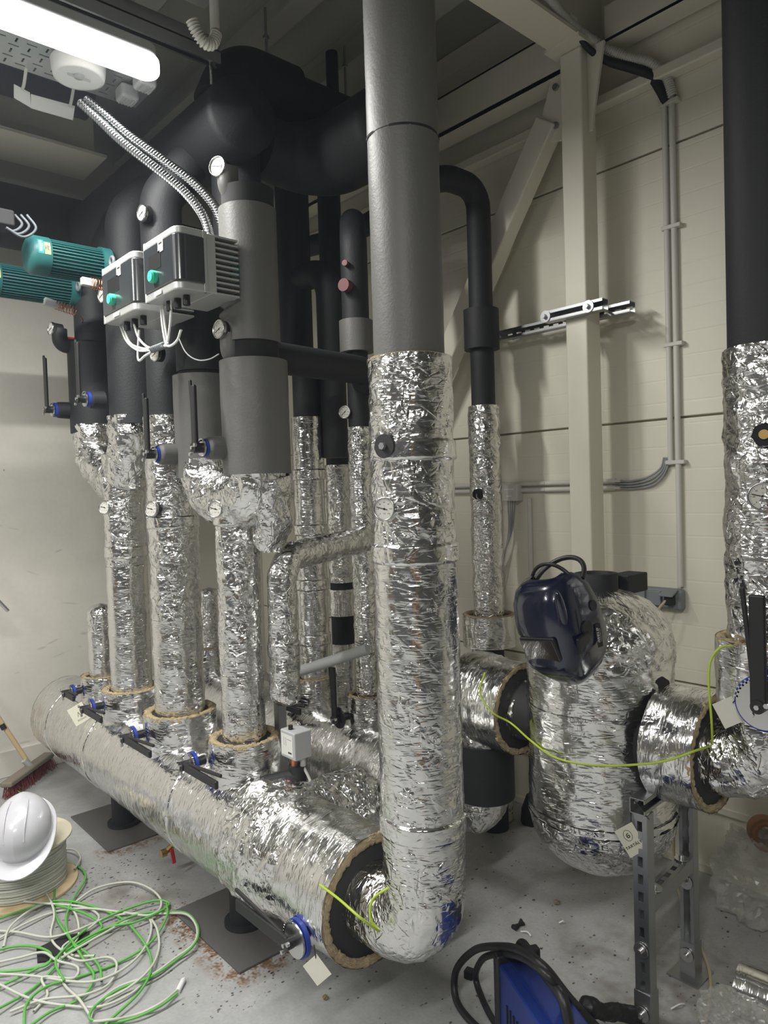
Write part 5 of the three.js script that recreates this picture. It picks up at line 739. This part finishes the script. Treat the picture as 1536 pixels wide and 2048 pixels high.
  const hA = onY(48, 1540, .1), hB = onZ(-40, 1380, ZW + .05); part(bt, 'handle', rod(m.clone().setY(.09).addScaledVector(bd, .02), hB, .013, 16), M.wood, 'wooden handle'); const mA = m.clone().setY(.09); part(bt, 'handle_grip', rod(mA.clone().lerp(hB, .5), mA.clone().lerp(hB, .56), .0145, 16), M.black); part(bt, 'socket', rod(m.clone().setY(.09).addScaledVector(bd, .02), mA.clone().lerp(hB, .1), .016, 16), M.lightGrey);
}
// ---------------------------------------------------------------- loose cables on the floor (traced on the floor plane)
{
  const k = .3385, S = (list, r, seed, lift = .02) => { const q = rng(seed); return list.map((pl) => { const pts = pl.map((p, i) => onY(p[0] * k, 1380 + p[1] * k, r + .002 + q() * lift)); const c = new THREE.CatmullRomCurve3(pts, false, 'centripetal'); return new THREE.TubeGeometry(c, pl.length * 12, r, 7, false); }); };
  const green = [[[350, 900], [348, 1050], [322, 1200], [330, 1330], [420, 1480], [500, 1600], [555, 1700], [480, 1820], [300, 1900], [170, 1990]], [[365, 1010], [470, 1050], [505, 1110], [430, 1240], [390, 1360], [430, 1490], [520, 1560], [590, 1640], [600, 1720]],
    [[-60, 1370], [200, 1280], [340, 1245], [500, 1265], [700, 1340], [820, 1450], [885, 1560], [885, 1680], [820, 1790], [640, 1960], [560, 2050]], [[360, 1575], [600, 1430], [800, 1330], [1000, 1310], [1100, 1318], [1170, 1400], [1150, 1500], [1050, 1590], [900, 1690], [700, 1770], [560, 1870], [530, 1940], [640, 1965], [800, 1935], [950, 1865], [1050, 1790]],
    [[-60, 1780], [150, 1680], [300, 1600], [500, 1470], [650, 1400], [800, 1370], [960, 1300], [1000, 1260], [940, 1242], [760, 1290], [560, 1380], [400, 1510], [330, 1600], [380, 1720]], [[140, 2000], [160, 1850], [260, 1760], [480, 1690], [700, 1610], [880, 1500], [985, 1340], [985, 1260]], [[-60, 1550], [80, 1515], [200, 1515], [300, 1560], [280, 1620], [160, 1650], [-60, 1670]], [[-60, 540], [40, 565], [150, 625], [220, 680]], [[-40, 1900], [200, 1760], [400, 1560], [600, 1400], [520, 1330], [300, 1260]]];
  const white = [[[430, 1265], [560, 1175], [750, 1135], [880, 1170], [950, 1240], [940, 1300], [880, 1330], [700, 1310], [500, 1290], [330, 1310], [150, 1380], [-60, 1500]], [[-60, 1160], [100, 1130], [200, 1150], [290, 1230], [320, 1330], [300, 1440], [330, 1510], [440, 1570], [560, 1570]], [[20, 1520], [60, 1400], [200, 1290], [330, 1252], [430, 1300], [465, 1400], [450, 1480], [380, 1540], [340, 1640], [380, 1740], [470, 1830], [530, 1920]],
    [[-60, 1675], [200, 1690], [400, 1720], [560, 1720], [700, 1665], [820, 1570], [890, 1440], [880, 1350], [800, 1320], [650, 1340], [450, 1420], [300, 1460], [100, 1430], [-60, 1420]], [[600, 1840], [750, 1765], [880, 1655], [940, 1520], [930, 1420], [890, 1345]], [[-60, 1710], [200, 1830], [400, 1865], [600, 1868], [780, 1790], [880, 1690]], [[360, 1585], [600, 1445], [800, 1345], [1000, 1320], [1110, 1330], [1163, 1405], [1140, 1505], [1040, 1580], [900, 1680], [700, 1755], [570, 1860], [540, 1950], [640, 1950], [800, 1920], [950, 1850], [1045, 1775]], [[360, 940], [440, 945], [475, 990], [440, 1060]], [[-60, 1225], [100, 1245], [260, 1260], [480, 1280], [560, 1310], [580, 1360], [480, 1440], [370, 1520], [470, 1600], [640, 1580], [690, 1620], [640, 1740], [500, 1800], [250, 1830], [60, 1900]], [[-60, 1620], [120, 1580], [250, 1550], [340, 1600], [460, 1640], [440, 1700], [250, 1700], [280, 1800], [200, 1900]]];
  solo('green_cable', 'long green cable tangled in loose loops on the floor', 'cable', S(green, .0042, 3), M.cableGreen); solo('grey_cable', 'long pale grey cable tangled with the green one on the floor', 'cable', S(white, .0042, 8), M.cableWhite);
  const e0 = onY(1050 * k, 1380 + 1782 * k, .006), e1 = onY(1093 * k, 1380 + 1695 * k, .01); solo('cable_tip', 'white taped end of the loose cable pair', 'cable end', sweep([0, .25, .5, .75, 1].map((q) => e0.clone().lerp(e1, q)), .0085, { seg: 14, dome: [0, .012] }), M.white);
}
// ---------------------------------------------------------------- things at the right edge and litter
{
  const a = onY(1478, 1975, .07), b = onY(1640, 2040, .07), t = thing('foil_roll', 'shiny roll of aluminium foil lying on the floor', 'roll', [a.x, 0, a.z]); const d = b.clone().sub(a).normalize(); part(t, 'roll', sweep(bends([a, a.clone().addScaledVector(d, .4)], 0, .02), .07, { seg: 56 }), std({ color: lin(.88, .88, .87), metalness: 1, roughness: .14, bumpMap: scrimTex, bumpScale: .001 }));
  const film = phys({ color: lin(.9, .9, .88), roughness: .25, transmission: .82, thickness: 0, side: THREE.DoubleSide });
  const blob = (c, s, seed, amp) => { const g = new THREE.IcosahedronGeometry(1, 14); const p = g.attributes.position; const v = V(); for (let i = 0; i < p.count; i++) { v.fromBufferAttribute(p, i); const k = v.clone().multiplyScalar(1.5).addScalar(seed), w = 1 + amp * (.5 * n3(k.x, k.y, k.z) + .5 * (1 - 2 * Math.abs(n3(k.x * 2, k.y * 2, k.z * 2)))); p.setXYZ(i, c.x + v.x * s.x * w, Math.max(.003, c.y + v.y * s.y * w), c.z + v.z * s.z * w); } g.computeVertexNormals(); return g; };
  const f0 = onY(1468, 2040, .04); solo('plastic_film', 'crumpled clear plastic film in front of the foil roll', 'film', blob(f0.clone().setY(.05), V(.09, .055, .09), 2, .22), film); const g0 = onY(1545, 1760, 0); solo('plastic_bag', 'clear plastic bag slumped against the panel wall', 'bag', blob(V(2.62, .14, -1.0), V(.11, .16, .16), 5, .35), film);
  solo('pipe_offcut', 'brown clay coloured offcut showing above the plastic bag', 'offcut', lathe(V(2.66, .3, -1.02), V(-.5, .1, .3).normalize(), [[.03, 0], [.055, 0], [.055, .07], [.03, .07], [.03, 0]], 32), std({ color: lin(.35, .17, .08), roughness: .8 }));
  const pc = onY(1004, 1638, 0), can = thing('paint_can', 'white labelled can standing behind the feed pipe', 'can', [pc.x, 0, pc.z]); const ct = canvasTex(256, 128, (g) => { g.fillStyle = '#d8d6cc'; g.fillRect(0, 0, 256, 128); g.fillStyle = '#222'; g.font = 'bold 20px sans-serif'; for (let i = 0; i < 3; i++) { g.fillText('ARMAFLEX', 6 + i * 88, 84); g.fillRect(8 + i * 88, 94, 60, 6); } g.fillStyle = '#666'; g.fillRect(0, 36, 256, 3); });
  part(can, 'body', rod(V(pc.x, .006, pc.z), V(pc.x, .14, pc.z), .052, 32, .052, true), std({ map: ct, roughness: .5 })); part(can, 'rim', lathe(V(pc.x, 0, pc.z), PY, [[.001, 0], [.054, 0], [.054, .008], [.052, .01]], 32), M.lightGrey); part(can, 'rim', lathe(V(pc.x, .135, pc.z), PY, [[.052, 0], [.054, .004], [.05, .009], [.046, .004], [.001, .002]], 32), M.lightGrey);
  const r = rng(33), bit = (u, v, s, m, name, lab, cat, flat = .6) => { const c = onY(u, v, 0); const g = new THREE.IcosahedronGeometry(s, 2); const p = g.attributes.position; for (let i = 0; i < p.count; i++) { const w = 1 + .35 * n3(p.getX(i) / s + u, p.getY(i) / s, p.getZ(i) / s); p.setXYZ(i, p.getX(i) * w, p.getY(i) * w * flat, p.getZ(i) * w); } g.computeVertexNormals(); g.computeBoundingBox(); g.translate(c.x, -g.boundingBox.min.y, c.z); solo(name, lab, cat, g, m); };
  bit(1113, 1808, .011, M.wool, 'wool_crumb', 'yellow crumb of mineral wool on the floor below the tank', 'crumb'); bit(650, 1998, .009, M.wool, 'wool_crumb', 'yellow wool crumb on the floor under the large valve', 'crumb');
  solo('foam_scrap', 'black torn foam scrap on the floor below the tank', 'scrap', (() => { const a2 = onY(1027, 1855, .008), b2 = onY(1044, 1845, .008); return sweep([0, .2, .4, .6, .8, 1].map((q) => a2.clone().lerp(b2, q)), .008, { seg: 10, amp: .006, f: 2, fn: (s, L) => .45 + 1.1 * Math.abs(s / L - .5) * 2 }); })(), M.blackMatte);
  const fw = onY(1063, 1645, 0); solo('foam_wedge', 'black foam wedge standing on the floor beside the tank', 'foam piece', lathe(V(fw.x, 0, fw.z), PY, [[.001, 0], [.05, 0], [.045, .06], [.02, .13], [.001, .13]], 7), M.blackMatte);
  const cu = onY(939, 1955, 0); solo('foam_cube', 'small black foam cube on the floor beside the welding cables', 'foam piece', new RoundedBoxGeometry(.028, .026, .028, 2, .003).rotateY(.3).translate(cu.x, .013, cu.z), M.foam);
  for (const [u0, v0, u1, v1, lab] of [[1042, 1863, 1062, 1872, 'white curled scrap beside the torn foam scrap'], [1118, 1846, 1128, 1845, 'short white scrap on the floor below the tank'], [1342, 2018, 1368, 2008, 'thin white scrap beside the foot of the strut stand']]) { const a2 = onY(u0, v0, .004), b2 = onY(u1, v1, .004); solo('plastic_scrap', lab, 'scrap', tube([a2, a2.clone().lerp(b2, .5).add(V(.004, .006, .004)), b2], .0025), M.white); }
  // dark metal grate under the tangle
  const gA = onY(125, 1895, 0); solo('floor_drain_cover', 'small dark broken cover lying under the cable tangle', 'cover', (() => { const s = new THREE.Shape(); [[-.09, -.03], [-.03, -.07], [.07, -.05], [.1, .02], [.02, .06], [-.07, .05]].forEach((p, i) => i ? s.lineTo(p[0], p[1]) : s.moveTo(p[0], p[1])); const g = new THREE.ExtrudeGeometry(s, { depth: .006, bevelEnabled: false }); g.rotateX(-Math.PI / 2); g.translate(gA.x, 0, gA.z); return g; })(), M.blackMatte);
  const m0 = onZ(0, 1205, -4.3), m1 = onZ(16, 1222, -4.3); solo('steel_bar', 'end of a bright steel bar leaning in front of the end wall', 'bar', rod(m0.clone().add(m0.clone().sub(m1).multiplyScalar(6)), m1, .01, 12), M.steel);
}
// ---------------------------------------------------------------- shadows on for all
scene.traverse((o) => { if (o.isMesh) { o.castShadow = true; o.receiveShadow = true; } if (o.isLight && !o.isRectAreaLight) o.castShadow = true; });
renderer.render(scene, camera);
